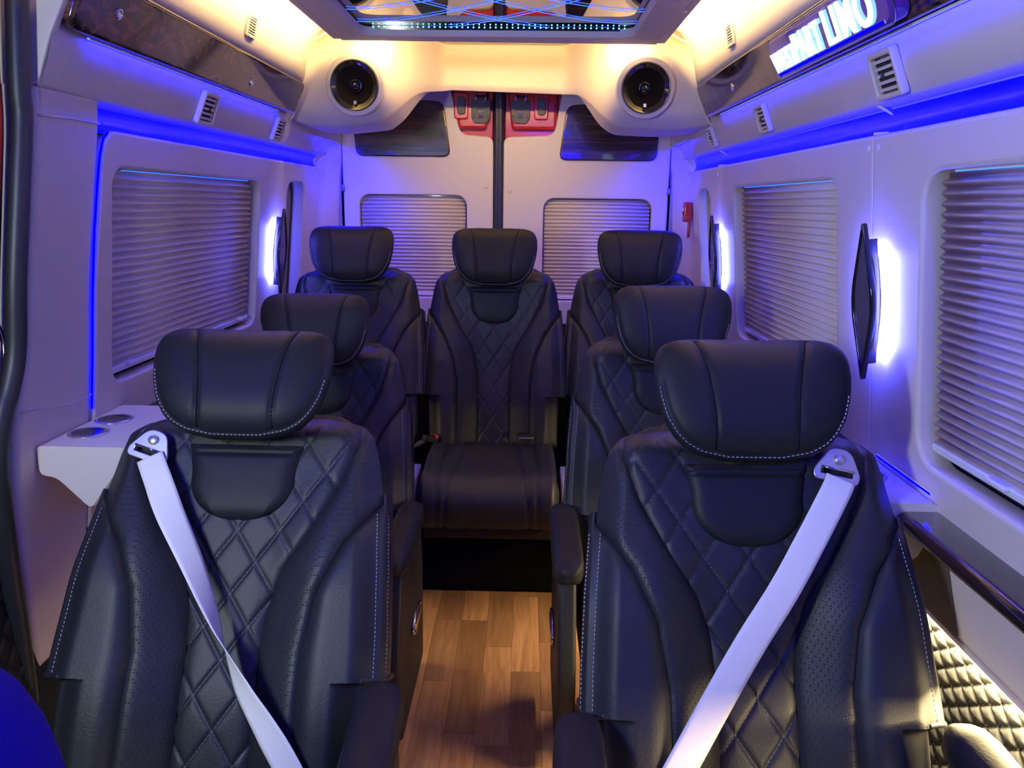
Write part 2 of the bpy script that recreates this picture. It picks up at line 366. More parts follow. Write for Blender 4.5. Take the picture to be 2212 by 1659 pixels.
# panel screws with chrome collars
def panel_screw(d, y, v, r=.011):
    u, c, a, t, nrm, h = d
    p = Vector((a.x, y, a.z)) + t * v + nrm * .0125
    lathe('chrome_screw', [(.0001, .002), (r * .45, .002), (r * .55, .0005), (r * .75, .003), (r, .0028), (r * 1.05, -.001)], M['chrome'], axis_mtx(p, nrm), u, 20)
panel_screw(uL, 1.63, .062); panel_screw(uL, 2.40, .045); panel_screw(uL, 2.86, .05, .004); panel_screw(uR, 2.445, .052); panel_screw(uR, 2.84, .045, .004)

# ---- rear side corners above the quarter windows (below the speaker pods)
for s in (-1, 1):
    prof2 = [(.842, 1.648), (.808, 1.651), (.798, 1.657), (.785, 1.68), (.775, 1.71), (.768, 1.75), (.75, 1.82), (.74, 1.90)]
    P = []
    for j in range(13):
        y = 2.90 + .84 * j / 12; k = smooth((y - 3.30) / .35)
        P.append([(s * (x - k * .0 + (0 if i > 2 else 0)), y, z + k * .035 * (1 if 1 < i < 6 else 0)) for i, (x, z) in enumerate(prof2)])
    trim(grid('corner', P, M['cream'], flip=s > 0))
    # D pillar beside the rear door
    dp = trim(grid('pillar', [[(s * x, y, z) for x, y in ((.862, 3.485), (.846, 3.50), (.832, 3.53), (.815, 3.62), (.800, 3.72), (.796, 3.79))] for z in (.1, 1.0, 1.60, 1.80, 2.0)], M['cream'], flip=s < 0))
    for v in dp.data.vertices: v.co.x -= s * LEAN * .55 * (v.co.z - 1.35) - 0
    strip_face('led_strip', (s * .896, 3.478, .75), (s * .850, 3.478, 1.575), .010, (s * .15, 1, 0), L['pillar'], dp)
    tube('door_seal', [(s * .792, 3.742, z) for z in (.1, .8, 1.2, 1.5, 1.7, 1.9)], .010, M['grey_frame'], dp, 8)
    strip_face('led_strip', (s * .765, 3.34, 1.712), (s * .765, 3.68, 1.712), .008, (s * .3, .3, -1), L['pillar'], dp)

# ---- rear doors
DY = 3.75
def rear_door(name, s):
    xs = (-.775, -.058) if s < 0 else (-.010, .775)
    inner = xs[1] if s < 0 else xs[0]; outer = xs[0] if s < 0 else xs[1]
    win = (-.700, -.185, 1.0, 1.487) if s < 0 else (.184, .700, .99, 1.478)
    rx = -.215 if s < 0 else .228     # red recess outer x at the bottom
    rx2 = -.262 if s < 0 else .265
    # outline with the red notch at the upper inner corner
    pts = [(outer, .12), (inner, .12), (inner, 1.755), (rx, 1.765), (rx2, 1.99), (outer, 1.99)]
    rad = [.01, .01, .035, .045, .02, .02]
    if s > 0: pts = pts[::-1]; rad = rad[::-1]
    d = plate(name, [round_poly(pts, rad, 8), rrect(*win, .05)], .045, .006, M['cream'], rear_mtx(DY)); mtag(d, 0)
    # dark gloss wood panel set in the upper outer part
    if s < 0: q = [(-.705, 1.662), (-.258, 1.662), (-.290, 1.908), (-.60, 1.93), (-.715, 1.80)]
    else: q = [(.250, 1.652), (.708, 1.652), (.715, 1.80), (.60, 1.92), (.283, 1.898)]
    w_ = plate('wood_panel', [round_poly(q, .038, 8)], .016, .006, M['wood_panel'], rear_mtx(DY - .010), d, res=3)
    # red painted latch recess
    x0, x1 = (rx2 - .005, inner - .004) if s < 0 else (inner + .004, rx2 + .005)
    rr = plate('latch_recess', [round_poly([(x0, 1.70), (x1, 1.70), (x1, 2.0), (x0, 2.0)], .01)], .012, .004, M['red'], rear_mtx(DY + .045), d)
    xa, xb = (-.245, -.078) if s < 0 else (.008, .250)
    plate('red_cover', [round_poly([(xa + .02, 1.79), (xb - .012, 1.79), (xb - .012, 1.99), (xa - .004, 1.99)], .018, 6)], .05, .014, M['red'], rear_mtx(DY + .006), d, res=3)
    cx = -.118 if s < 0 else .068
    lp = empty('latch_plate', parent=d)
    plate('bracket', [round_poly([(cx - .026, 1.815), (cx + .026, 1.815), (cx + .044, 1.84), (cx + .044, 1.92), (cx - .044, 1.92), (cx - .044, 1.84)], .006, 4), [(cx - .014, 1.838), (cx + .014, 1.838), (cx + .014, 1.876), (cx - .014, 1.876)]],
          .012, .002, M['grey_plastic'], rear_mtx(DY - .003), lp)
    box('catch_hole', (cx, DY + .008, 1.857), (.026, .006, .036), M['gloss_black'], lp)
    for ex in (-.035, .035):
        for ez in (1.845, 1.905): lathe('bolt_head', [(.0001, .003), (.006, .003), (.008, 0)], M['grey_plastic'], axis_mtx((cx + ex, DY - .003, ez), (0, -1, 0)), lp, 10)
    for ex in (-.022, .022): tube('striker_bar', [(cx + ex, DY - .012, 1.90), (cx + ex, DY - .012, 1.965)], .0035, M['chrome'], lp, 8)
    tube('striker_bar', [(cx - .022, DY - .012, 1.932), (cx + .022, DY - .012, 1.932)], .006, M['gloss_black'], lp, 8)
    bx = -.207 if s < 0 else .166
    plate('button_pod', [round_poly([(bx - .034, 1.832), (bx + .030, 1.832), (bx + .034, 1.95), (bx - .040, 1.95)], .014, 5)], .02, .006, M['red'], rear_mtx(DY - .008), d, res=3)
    plate('release_button', [rrect(bx - .019, bx + .019, 1.852, 1.93, .014, 5)], .010, .003, M['grey_plastic'], rear_mtx(DY - .016), d)
    lathe('screw_cap', [(.0001, .003), (.007, .0028), (.0095, .001), (.0105, 0)], M['cream'], axis_mtx((-.090, DY, 1.529) if s < 0 else (.022, DY, 1.509), (0, -1, 0)), d, 18)
    tube('hinge_cap', [(outer, DY - .004, 1.53), (outer, DY - .004, 1.50)], .009, M['grey_frame'], d, 8)
    return d, win
dL, winRL = rear_door('door_1', -1); dR, winRR = rear_door('door_2', 1)
sl = trim(grid('seal', [[(x, y, z) for x, y in ((-.060, DY + .03), (-.056, DY + .004), (-.048, DY - .006), (-.036, DY - .008), (-.034, DY - .002), (-.031, DY - .008), (-.020, DY - .006), (-.010, DY + .004), (-.006, DY + .03))] for z in (.1, 1.0, 1.8, 2.02)], M['rubber']))
# quilted rear partition behind the rear seats

# ---- quilted leather sheets
def quilt(name, mtx, W, H, dw, dh, mat, parent, depth=.006, res=.004, thread=None, step=.0, puff=.0):
    nu, nv = int(W / res) + 1, int(H / res) + 1; P = []
    for j in range(nv):
        row = []
        for i in range(nu):
            u, v = i * W / (nu - 1), j * H / (nu and (nv - 1)); a = (u / dw + v / dh) % 1.; b = (u / dw - v / dh) % 1.
            da, db = min(a, 1 - a), min(b, 1 - b); k = min(da, db) * min(dw, dh)
            row.append(mtx @ Vector((u, v, depth * (1 - math.exp(-k / .0055)))))
        P.append(row)
    o = grid(name, P, mat, parent)
    if thread:
        paths = []; n3 = (mtx.to_3x3() @ Vector((0, 0, 1))).normalized()
        for sg in (1, -1):
            k0 = -int(H / dh) - 2
            for k in range(k0, int(W / dw) + int(H / dh) + 3):
                # u/dw + sg*v/dh = k
                pts = []
                for q in range(0, 41):
                    v = H * q / 40; u = (k - sg * v / dh) * dw
                    if 0 <= u <= W: pts.append(mtx @ Vector((u, v, .0006)))
                if len(pts) > 2: paths.append((pts, n3))
        dashes('stitching', paths, thread, o, .006, .0028, .0014, .0009)
    return o
qp = quilt('trim_q', Matrix(((1, 0, 0, -.80), (0, 0, -1, 3.44), (0, 1, 0, .12), (0, 0, 0, 1))), 1.6, .80, .052, .098, M['leather_soft'], None, .006, .006, M['gold_thread']); trim(qp)
box('partition_board', (0, 3.46, .52), (1.6, .03, .80), M['plastic'], qp)
qr = quilt('trim_q', Matrix(((0, 0, -1, .938), (1, 0, 0, .62), (0, 1, 0, .22), (0, 0, 0, 1))), 1.15, .50, .0575, .0425, M['leather_soft'], None, .007, .003, M['gold_thread']); trim(qr)
# lower panel strip and floor-level warm led on both sides
for s, z, y0, y1 in ((1, .685, -.4, 1.62), (-1, .700, 1.82, 2.70), (1, .700, 1.66, 2.70)):
    t_ = trim(box('lower_lip', (s * .918, (y0 + y1) / 2, z - .006), (.024, y1 - y0, .010), M['cream'], None, .002))
    strip_face('led_strip', (s * .922, y0, z - .013), (s * .922, y1, z - .013), .010, (0, 0, -1), L['floor_near'] if y0 < 0 else L['floor'], t_)
for s, y0, y1 in ((-1, 1.4, 3.7), (1, 1.77, 3.7), (1, -.5, .62)):
    trim(box('lower_wall', (s * .945, (y0 + y1) / 2, .36), (.02, y1 - y0, .70), M['leather_soft']))

# ---- ceiling: floating frame, smoked mirror, blue lines, LED beads, cove lights
CZ = 2.0
ceil = plate('ceiling', [round_poly([(-.552, -.5), (.552, -.5), (.552, 2.895), (-.552, 2.865)], .004), rrect(-.462, .452, -.2, 2.79, .05)], .030, .004, M['cream_ceiling'],
             Matrix(((1, 0, 0, 0), (0, 1, 0, 0), (0, 0, 1, CZ), (0, 0, 0, 1)))); mtag(ceil, 0)
box('mirror', (-.005, 1.30, CZ + .040), (1.0, 3.1, .012), M['mirror'], ceil)
def qcurve(p0, p1, p2, n=24):
    # quadratic through three points
    p0, p1, p2 = Vector(p0), Vector(p1), Vector(p2); c = p1 * 2 - (p0 + p2) * .5
    return [(p0 * (1 - t) ** 2 + c * 2 * t * (1 - t) + p2 * t * t) for t in [k / (n - 1) for k in range(n)]]
def yline(e):  # lines of the string pattern, repeated along the mirror
    for k in range(6):
        dy = -.48 * k
        for s in (-1, 1):
            for (a, b, c) in (((-.463, 2.555), (-.20, 2.45), (.30, 2.06)), ((-.463, 2.715), (-.16, 2.59), (.34, 2.10)), ((-.40, 2.79), (-.05, 2.72), (.42, 2.20))):
                yield [(s * -p.x if s > 0 else p.x, p.y + dy, CZ + .0305) for p in [Vector((q.x, q.y)) for q in qcurve((*a, 0), (*b, 0), (*c, 0))]]
for pts in yline(0):
    if min(p[1] for p in pts) > .2: tube('light_line', pts, .0011, L['line'], ceil, 5)
for k in range(46):
    x = -.425 + .85 * k / 45
    b = lathe('led_bead', [(.0001, .0026), (.002, .0018), (.0026, 0)], L['bead'], axis_mtx((x, 2.786, CZ + .0295), (0, -1, -.3)), ceil, 8)
strip_face('bead_carrier', (-.43, 2.789, CZ + .027), (.43, 2.789, CZ + .027), .012, (0, -1, 0), M['gloss_black'], ceil)
for x, y in ((-.50, 2.82), (-.005, 2.83), (.50, 2.84), (.555, 2.42)): cap_o = lathe('screw_cap', [(.0001, .003), (.006, .0028), (.008, 0)], M['cream'], axis_mtx((x, y, CZ), (0, 0, -1)), ceil, 14)
for s in (-1, 1):
    strip_face('cove_led', (s * .5575, .95, CZ + .017), (s * .5575, 2.85, CZ + .017), .010, (s, 0, .05), L['cove'], ceil)
    box('edge_lip', (s * .563, 1.185 if s > 0 else 1.170, CZ + .0015), (.024, 3.37 if s > 0 else 3.34, .003), M['cream_ceiling'], ceil, .0008)
strip_face('cove_led', (-.52, 2.874, CZ + .015), (.52, 2.901, CZ + .015), .014, (0, 1, -.12), L['cove_rear'], ceil)

# ---- rear overhead console with speaker pods
sx = [-.80, -.714, -.602, -.453, -.396, -.358, -.33, -.229, 0, .211, .311, .349, .397, .454, .583, .675, .766, .80]
sz = [1.750, 1.727, 1.726, 1.742, 1.785, 1.834, 1.860, 1.874, 1.868, 1.862, 1.858, 1.820, 1.764, 1.732, 1.727, 1.728, 1.737, 1.748]
def console_pt(x, t):
    ax = abs(x); zl = interp(x, sx, sz)
    pod = smooth((ax - .25) / .17); zl += .048 * (1 - pod)                     # 0 on the bridge, 1 on the pods
    side = smooth((ax - .66) / .12)
    yf = 3.46 * (1 - pod) + 2.985 * pod              # front face
    yf = yf * (1 - side) + 2.915 * side
    if t < 0:                                         # underside running back
        k = -t; y = yf + .03 + (.10 + .20 * pod) * k; return (x, y, zl + .012 * (1 - pod) - .004 * k * pod + .05 * (1 - pod) * max(0, k - .3))
    # front face: rounded lower lip, slightly concave on the bridge, leaning back at the top
    zt = 2.085 + .05 * (1 - pod); z = zl + (zt - zl) * t
    lip = .03 * (1 - smooth(t / .12))
    bridge = (1 - pod) * (.09 * smooth((t - .28) / .5) + .02 * math.sin(PI * min(1, t / .5)))
    bulge = pod * (1 - side) * (-.035 * math.sin(PI * min(1., max(0., t)) ** .8))
    return (x, yf + lip + bridge + bulge, z - .004 * (t == 0))
cxs = [-.80 + 1.6 * i / 120 for i in range(121)]
ts = [-1, -.7, -.4, -.2, -.08, 0, .02, .04, .07, .1, .14, .2, .27, .34, .42, .5, .58, .66, .75, .84, .92, 1.0]
con = trim(grid('console', [[console_pt(x, t) for x in cxs] for t in ts], M['cream']))
mod = con.modifiers.new('smooth', 'SMOOTH'); mod.iterations = 6; mod.factor = .5
trim(grid('roof_lining', [[(x, y, 2.118 - .10 * max(0, abs(x) - .55)) for x in (-.80, -.55, -.2, .2, .55, .80)] for y in (2.84, 3.80)], M['cream_ceiling'], flip=True))
# seam ribs where console meets the coves
for s in (-1, 1):
    tube('console_seam', [(s * .56, 2.905, 2.06), (s * .66, 2.905, 2.01), (s * .70, 2.905, 1.93), (s * .716, 2.905, 1.865), (s * .75, 2.905, 1.75), (s * .82, 2.905, 1.69)], .005, M['cream'], con, 8)

# ================================================================== THINGS
# ---- loudspeakers
def speaker(s, label):
    c = Vector((s * .525, 2.935, 1.862)); ax = Vector((0, -1, -.10)).normalized()
    e = empty('loudspeaker', c); mt = axis_mtx((0, 0, 0), ax)
    lathe('mounting_ring', [(.106, -.035), (.106, .004), (.103, .010), (.085, .012), (.080, .006)], M['cream'], mt, e, 56)
    lathe('surround', [(.088, .004), (.088, .018), (.084, .024), (.078, .022), (.072, .012), (.067, .010)], M['gloss_black'], mt, e, 56)
    lathe('cone', [(.069, .011), (.05, .000), (.034, -.010), (.022, -.014)], M['cone'], mt, e, 48)
    lathe('phase_ring', [(.0225, -.015), (.0225, -.003), (.020, -.001), (.018, -.004)], M['chrome'], mt, e, 32)
    lathe('dust_cap', [(.0001, .004), (.007, .002), (.013, -.004), (.0185, -.012)], M['gloss_black'], mt, e, 32)
    b = box('badge', mt @ Vector((0, 0, 0)), (.010, .002, .012), M['chrome'], e); b.location = mt @ Vector((0, 0, 0)) + Vector((0, -.010, -.060))
    return tag(e, label, 'speaker', 'round ceiling speakers')
speaker(-1, 'round black speaker in the cream pod on the side without the sign')
speaker(1, 'round black speaker in the cream pod on the side of the lit sign')

# ---- air vents
def small_vent(s, y, label):
    c = Vector((s * .6885, y, 1.932)); nrm = Vector((-s * .97, 0, -.24)).normalized(); t = Vector((s * -.24, 0, .97)).normalized()
    e = empty('air_vent', c)
    mt = Matrix(((0, t.x, nrm.x, 0), (1, 0, 0, 0), (0, t.z, nrm.z, 0), (0, 0, 0, 1)))
    plate('frame', [rrect(-.034, .034, -.030, .030, .005), rrect(-.027, .027, -.020, .024, .002)], .008, .002, M['cream'], mt, e)
    plate('back_plate', [rrect(-.03, .03, -.024, .026, .002)], .002, .0005, M['gloss_black'], mt @ Matrix.Translation((0, 0, .0005)), e)
    for k in range(6):
        box('louver', mt @ Vector((0, -.016 + k * .0072, .005)), (.004, .054, .0024), M['cream'], e)
    box('lower_lip', mt @ Vector((0, -.0265, .008)), (.006, .05, .008), M['cream_ceiling'], e, .002)
    return tag(e, label, 'vent', 'small cove vents')
small_vent(-1, 2.33, 'small slotted vent on the cream cove above the dark panel without a sign')
small_vent(1, 2.39, 'small slotted vent on the brightly lit cove beside the glowing sign')
def duct_vent(s, y, size, label, tilt=0.):
    c = Vector((s * .780, y, 1.6965)); t = Vector((-s * .37, 0, .93)).normalized(); nrm = Vector((-s * .93, 0, -.37)).normalized()
    e = empty('air_vent', c)
    mt = Matrix(((0, t.x, nrm.x, 0), (1, 0, 0, 0), (0, t.z, nrm.z, 0), (0, 0, 0, 1)))
    h = size / 2; v = min(size * .44, .042)
    plate('frame', [round_poly([(-h * 1.12, -v * 1.05), (h * 1.12, -v * 1.05), (h * 1.0, v * 1.1), (-h * 1.0, v * 1.1)], .008), rrect(-h * .84, h * .84, -v * .8, v * .8, .005)], .016, .004, M['cream'], mt, e, res=3)
    plate('back_plate', [rrect(-h * .86, h * .86, -v * .82, v * .82, .003)], .002, .0005, M['gloss_black'], mt @ Matrix.Translation((0, 0, .002)), e)
    b = empty('barrel', parent=e)
    for k in range(5):
        box('louver', mt @ Vector((0, -v * .62 + k * v * .31, .011)), (.0025, size * .70, .006), M['cream'], b, 0, Vector(nrm).to_track_quat('X', 'Z'))
    for k in range(7):
        box('fin', mt @ Vector((-h * .66 + k * h * .22, 0, .006)), (.004, .0018, v * 1.4), M['grey_plastic'], b, 0, Vector(nrm).to_track_quat('X', 'Z'))
    box('thumb_slider', mt @ Vector((h * .1, 0, .014)), (.005, .008, .007), M['grey_plastic'], b, .001)
    return tag(e, label, 'vent', 'louvred duct vents')
duct_vent(-1, 2.19, .095, 'louvred duct vent above the window blind opposite the lit sign')
duct_vent(-1, 2.80, .085, 'louvred duct vent at the rear end of the panel without a sign')
duct_vent(1, 1.53, .098, 'large louvred vent below the near end of the glowing sign')
duct_vent(1, 2.30, .085, 'louvred vent midway along the duct under the signboard panel')
duct_vent(1, 2.92, .075, 'small louvred vent at the rear end of the duct on the sign side')

# ---- lit sign on the right burl panel
def sign():
    u, c, a, t, nrm, h = uR
    e = empty('lit_sign', (a.x, 1.66, a.z))
    mt = Matrix(((0, t.x, nrm.x, nrm.x * .012), (1, 0, 0, 0), (0, t.z, nrm.z, nrm.z * .012), (0, 0, 0, 1)))
    plate('case', [rrect(-.30, .30, .010, .100, .022)], .034, .008, L['sign_case'], mt, e, res=3)
    tube('chrome_rim', [mt @ Vector((p[0], p[1], .030)) for p in rrect(-.302, .302, .008, .102, .024, 6)], .0016, M['chrome'], e, 6, closed=True)
    lathe('end_knob', [(.0001, .012), (.006, .011), (.008, .006), (.008, 0)], M['chrome'], axis_mtx(mt @ Vector((.300, .05, .017)), (0, 1, 0)), e, 16)
    strip_face('base_led', mt @ Vector((-.27, .017, .0360)), mt @ Vector((.27, .017, .0360)), .006, nrm, L['sign_blue'], e)
    for txt, x0, sz_ in (('WEST', .285, .046), ('PART', .135, .062), ('LIMO', -.045, .070)):
        cu = bpy.data.curves.new('letters', 'FONT'); cu.body = txt; cu.size = sz_ * 1.35; cu.extrude = .002; cu.offset = .0012; cu.space_character = 1.12
        ob = bpy.data.objects.new('letters', cu); COL.objects.link(ob)
        dg = bpy.context.evaluated_depsgraph_get(); me = bpy.data.meshes.new_from_object(ob.evaluated_get(dg)); bpy.data.objects.remove(ob)
        xs_ = [v.co.x for v in me.vertices]; wd = max(xs_) - min(xs_); sc = .150 / wd if txt != 'LIMO' else .20 / wd
        for v in me.vertices:
            v.co = mt @ Vector((x0 - (v.co.x - min(xs_)) * sc, .024 + v.co.y * 1.0, .0372 + v.co.z))
        me.materials.clear(); link('letters', me, L['sign'], e, False)
    return tag(e, 'glowing blue-white lettered sign box on the glossy dark overhead panel', 'sign')
sign()

# ---- pleated blinds
def blind(name_label, mtx, W, H, knob=(.22, .8), pitch=.0185, group='pleated window blinds', rail=True, cols=2):
    # local: x along window, y up, z towards the cabin
    e = empty('pleated_blind', mtx.translation); loc = Matrix.Translation(-mtx.translation) @ mtx
    n = int(round((H - .02) / pitch)); SP = 8
    rows = [(H - k * pitch / SP, .0035 + .0050 * (2 * abs(.5 + .5 * math.cos(2 * PI * k / SP)) ** .8 - 1)) for k in range(n * SP + 1)]
    g = grid('fabric', [[loc @ Vector((x, y, z)) for x in [W * q / cols for q in range(cols + 1)]] for y, z in rows], M['blind'], e)
    sol = g.modifiers.new('thickness', 'SOLIDIFY'); sol.thickness = .0008
    if rail:
        yb = H - n * pitch - .008
        rl = box('bottom_rail', (0, 0, 0), (W - .004, .016, .016), M['white_rail'], e, .004); rl.data.transform(loc @ Matrix.Translation((W / 2, yb, .006)))
        for kx in knob:
            hnd = box('pull_tab', (0, 0, 0), (.05, .010, .020), M['white_rail'], e, .004); hnd.data.transform(loc @ Matrix.Translation((W * kx, yb + .006, .016)))
    return tag(e, name_label, 'blind', group)
def side_blind(s, win, label, knob):
    y0, y1, z0, z1 = win
    mt = Matrix(((0, -s * LEAN, -s, s * wx(z0 + .012, .903)), (1, 0, 0, y0 + .004), (0, 1, 0, z0 + .012), (0, 0, 0, 1)))
    return blind(label, mt, y1 - y0 - .022, z1 - z0 - .014, knob)
side_blind(-1, W_L, 'purple-lit pleated blind in the window on the cup-holder pillar side', (.12, .93))
side_blind(1, W_R2, 'striped pleated blind between the two wall lamps on the sign side', (.9,))
side_blind(1, W_R3, 'beige pleated blind cut off by the picture edge beside the nearest wall lamp', (.78,))
for win, lab in ((winRL, 'pleated blind in the rear door farther from the red hammer holder'), (winRR, 'pleated blind in the rear door nearer the red hammer holder')):
    x0, x1, z0, z1 = win
    blind(lab, Matrix(((1, 0, 0, x0 + .004), (0, 0, -1, DY + .030), (0, 1, 0, z0 + .008), (0, 0, 0, 1))), x1 - x0 - .010, z1 - z0 - .012, (), .0178, 'rear door blinds')
# glowing lines added in the window heads for the blue reflections there
for s, win, k in ((-1, W_L, 1.), (1, W_R2, 1.), (1, W_R3, 1.)):
    y0, y1, z0, z1 = win
    strip_face('window_glint', (s * wx(z1, .890), y0 + .07, z1 - .003), (s * wx(z1, .890), y1 - .07, z1 - .003), .0026, (-s * .3, 0, -1), L['win'], wl if s < 0 else wr)

# ---- wall lamps: dark lens-shaped shade on two feet, blue led behind
M['lamp_glass'] = new_mat('tinted_lamp_glass', (.10, .09, .16), .12, coat=.4)
def wall_lamp(s, y, zc, label, hgt=.33):
    e = empty('wall_lamp', (s * wx(zc), y, zc)); e.rotation_euler = (0, -s * math.atan(LEAN), 0); h = hgt / 2
    # 2D (y, z): elongated hexagon plate standing proud of the wall
    out = round_poly([(0, -h), (.050, -h * .15), (.050, h * .15), (0, h), (-.050, h * .15), (-.050, -h * .15)], [.012, .03, .03, .012, .03, .03], 6)
    mt = Matrix(((0, 0, -s, -s * .024), (1, 0, 0, 0), (0, 1, 0, 0), (0, 0, 0, 1)))
    inn = [(p[0] * .80, p[1] * .90) for p in out]
    plate('shade', [out, inn], .012, .003, M['gloss_black'], mt, e, res=3)
    plate('glass_face', [[(p[0] * .84, p[1] * .92) for p in out]], .006, .001, M['lamp_glass'], mt @ Matrix.Translation((0, 0, .002)), e)
    plate('light_body', [[(p[0] * .36, p[1] * .80) for p in out]], .021, .002, M['gloss_black'], Matrix(((0, 0, -s, -s * .003), (1, 0, 0, 0), (0, 1, 0, 0), (0, 0, 0, 1))), e)
    for sg in (-1, 1):
        strip_face('led_strip', (-s * .017, sg * .026, -h * .60), (-s * .017, sg * .026, h * .60), .014, (s, 0, 0), L['sconce'], e)
    return tag(e, label, 'lamp', 'blue backlit wall lamps')
wall_lamp(-1, 2.895, 1.268, 'blue backlit wall lamp between the window blind and narrow rear window opposite the sign')
wall_lamp(1, 2.945, 1.262, 'blue backlit wall lamp beside the narrow rear window on the sign side')
wall_lamp(1, 1.610, 1.260, 'large blue backlit wall lamp on the pillar between the two sign-side blinds', .34)

# ---- emergency hammer holder by the right narrow window
e = empty('hammer_holder', (.826, 3.43, 1.425)); tag(e, 'small red hammer holder on the rear end of the wall beside the narrow window', 'holder')
box('housing', (-.022, 0, 0), (.036, .045, .085), M['red'], e, .008)
box('clip', (-.010, .004, -.075), (.012, .018, .07), M['red'], e, .004)
tube('handle', [(-.03, -.012, .03), (-.046, -.012, .0), (-.03, -.012, -.035)], .004, M['chrome'], e, 8)

# ---- near pillar: door seal, red body edge, sliding door with quilted card
sealp = [(-wx(z, .885), y - .030, z) for y, z in ((1.486, 2.05), (1.484, 1.85), (1.483, 1.72), (1.484, 1.64), (1.488, 1.59), (1.476, 1.47), (1.458, 1.30), (1.451, 1.166), (1.430, 1.096), (1.405, 1.046), (1.392, .985), (1.390, .92), (1.410, .74), (1.436, .577), (1.47, .3))]
def cat(pts, n=6):
    out = []; P = [Vector(p) for p in pts]
    for i in range(len(P) - 1):
        p0, p1, p2, p3 = P[max(i - 1, 0)], P[i], P[i + 1], P[min(i + 2, len(P) - 1)]
        for k in range(n):
            t = k / n; out.append(.5 * ((2 * p1) + (p2 - p0) * t + (2 * p0 - 5 * p1 + 4 * p2 - p3) * t * t + (3 * p1 - p0 - 3 * p2 + p3) * t ** 3))
    out.append(P[-1]); return out
sl2 = trim(tube('seal', cat(sealp), .019, M['rubber'], None, 14))
red = trim(tube('red_edge', [Vector((p.x - .03, p.y - .030, p.z)) for p in cat(sealp)], .014, M['red'], None, 10))
# upper pillar cover (cream) above the panel seam

door = empty('door_3'); door['kind'] = 'structure'
plate('door_frame', [round_poly([(.3, .1), (1.45, .1), (1.45, 2.0), (.3, 2.0)], .02)], .02, .004, M['plastic'], side_mtx(-1, .955), door)
plate('door_card', [round_poly([(.4, 1.02), (1.425, 1.02), (1.435, 1.35), (1.445, 1.645), (.4, 1.645)], .03)], .015, .006, M['brown_card'], side_mtx(-1, .935), door)
quilt('quilted_card', Matrix(((0, 0, 1, -.938), (1, 0, 0, .92), (0, 1, 0, .15), (0, 0, 0, 1))), .50, .86, .055, .075, M['leather_soft'], door, .007, .005, None)
tube('grab_bar', cat([(-.900, 1.425, 1.22), (-.885, 1.412, 1.17), (-.890, 1.400, 1.10), (-.910, 1.400, 1.06)]), .004, M['chrome'], door, 8)

# ---- cup holder shelves
def cup_shelf(s, top, prof, y0, y1, rings, label, fold=0.):
    e = empty('cup_holder_shelf', (s * (wx(top) + .002), (y0 + y1) / 2, top)); yc = (y0 + y1) / 2
    # body: (x, z) profile extruded along y, with tapered rear end
    N = len(prof); secs = []
    pr = round_poly(prof, .012, 4)
    for y, k in ((y0, .97), (y0 + .004, 1.), (y1 - .06, 1.), (y1, .80)):
        secs.append([(s * (-(x) * k), y - yc, (z) * (1 if k == 1 else .985)) for x, z in pr])
    vs = [p for q in secs for p in q]; n = len(pr); fs = []
    for j in range(len(secs) - 1):
        for i in range(n):
            q = (j * n + i, j * n + (i + 1) % n, (j + 1) * n + (i + 1) % n, (j + 1) * n + i); fs.append(q)
    fs += [tuple(range(n)), tuple((len(secs) - 1) * n + i for i in range(n))]
    o = mk('body', vs, fs, M['cream'], e); bm = bmesh.new(); bm.from_mesh(o.data); bmesh.ops.recalc_face_normals(bm, faces=bm.faces[:]); bm.to_mesh(o.data); bm.free(); sharp(o, 35)
    for (x, y) in rings:
        r = empty('cup_ring', (s * -x, y - yc, .001), parent=e)
        lathe('rim', [(.031, .0005), (.032, .003), (.036, .0035), (.039, .0015), (.039, .0)], M['chrome'], Matrix(), r, 40)
        lathe('cup_wall', [(.0315, .0030), (.0305, .0016), (.029, .0012), (.0001, .0010)], M['gloss_black'], Matrix(), r, 40)
    return tag(e, label, 'shelf', 'cup holder shelves')
cup_shelf(-1, .962, [(0, 0), (.19, 0), (.165, -.05), (.10, -.135), (.035, -.068), (0, -.062)], 1.455, 1.78, ((.055, 1.545), (.055, 1.650)), 'cream shelf with two chrome cup rings on the pillar beside the door seal')
shelf_r = cup_shelf(1, .915, [(0, 0), (.122, 0), (.122, -.03), (.075, -.115), (.03, -.115), (0, -.05)], 1.350, 1.72, ((.070, 1.50), (.070, 1.60)), 'cream cup holder shelf under the large wall lamp at the end of the glossy ledge')
strip_face('led_strip', (wx(.93) - .004, 1.37, .926), (wx(.93) - .004, 1.60, .926), .006, (-1, -.2, -.35), L['shelf'], shelf_r).location = -shelf_r.location
# glossy ledges
def ledge(s, y0, y1, z, label, dp=.085):
    e = plate('window_ledge', [round_poly([(0, 0), (dp, 0), (dp + .010, -.012), (dp + .003, -.034), (.0, -.034)], [.002, .012, .012, .012, .002], 6)], y1 - y0, .003, M['ledge_wood'],
              Matrix(((-s, 0, 0, 0), (0, 0, 1, -(y1 - y0) / 2), (0, 1, 0, 0), (0, 0, 0, 1))), None)
    e.location = (s * wx(z), (y0 + y1) / 2, z); bm = bmesh.new(); bm.from_mesh(e.data); bmesh.ops.recalc_face_normals(bm, faces=bm.faces[:]); bm.to_mesh(e.data); bm.free()
    return tag(e, label, 'ledge')
ledge(1, .30, 1.350, .900, 'long glossy dark wooden ledge under the blind cut off by the picture edge', .066)
ledge(-1, 1.79, 2.60, .925, 'dark glossy ledge under the blind behind the chrome cup rings', .05)
ledge(1, 1.73, 2.60, .915, 'dark glossy ledge end showing behind the headrest below the striped blind', .05)
# dark brown end panel of the right lower wall
trim(plate('lower_end', [round_poly([(1.265, .690), (1.62, .690), (1.62, .89), (1.33, .89)], .006)], .01, .002, M['brown_card'], side_mtx(1, WX - .006)))

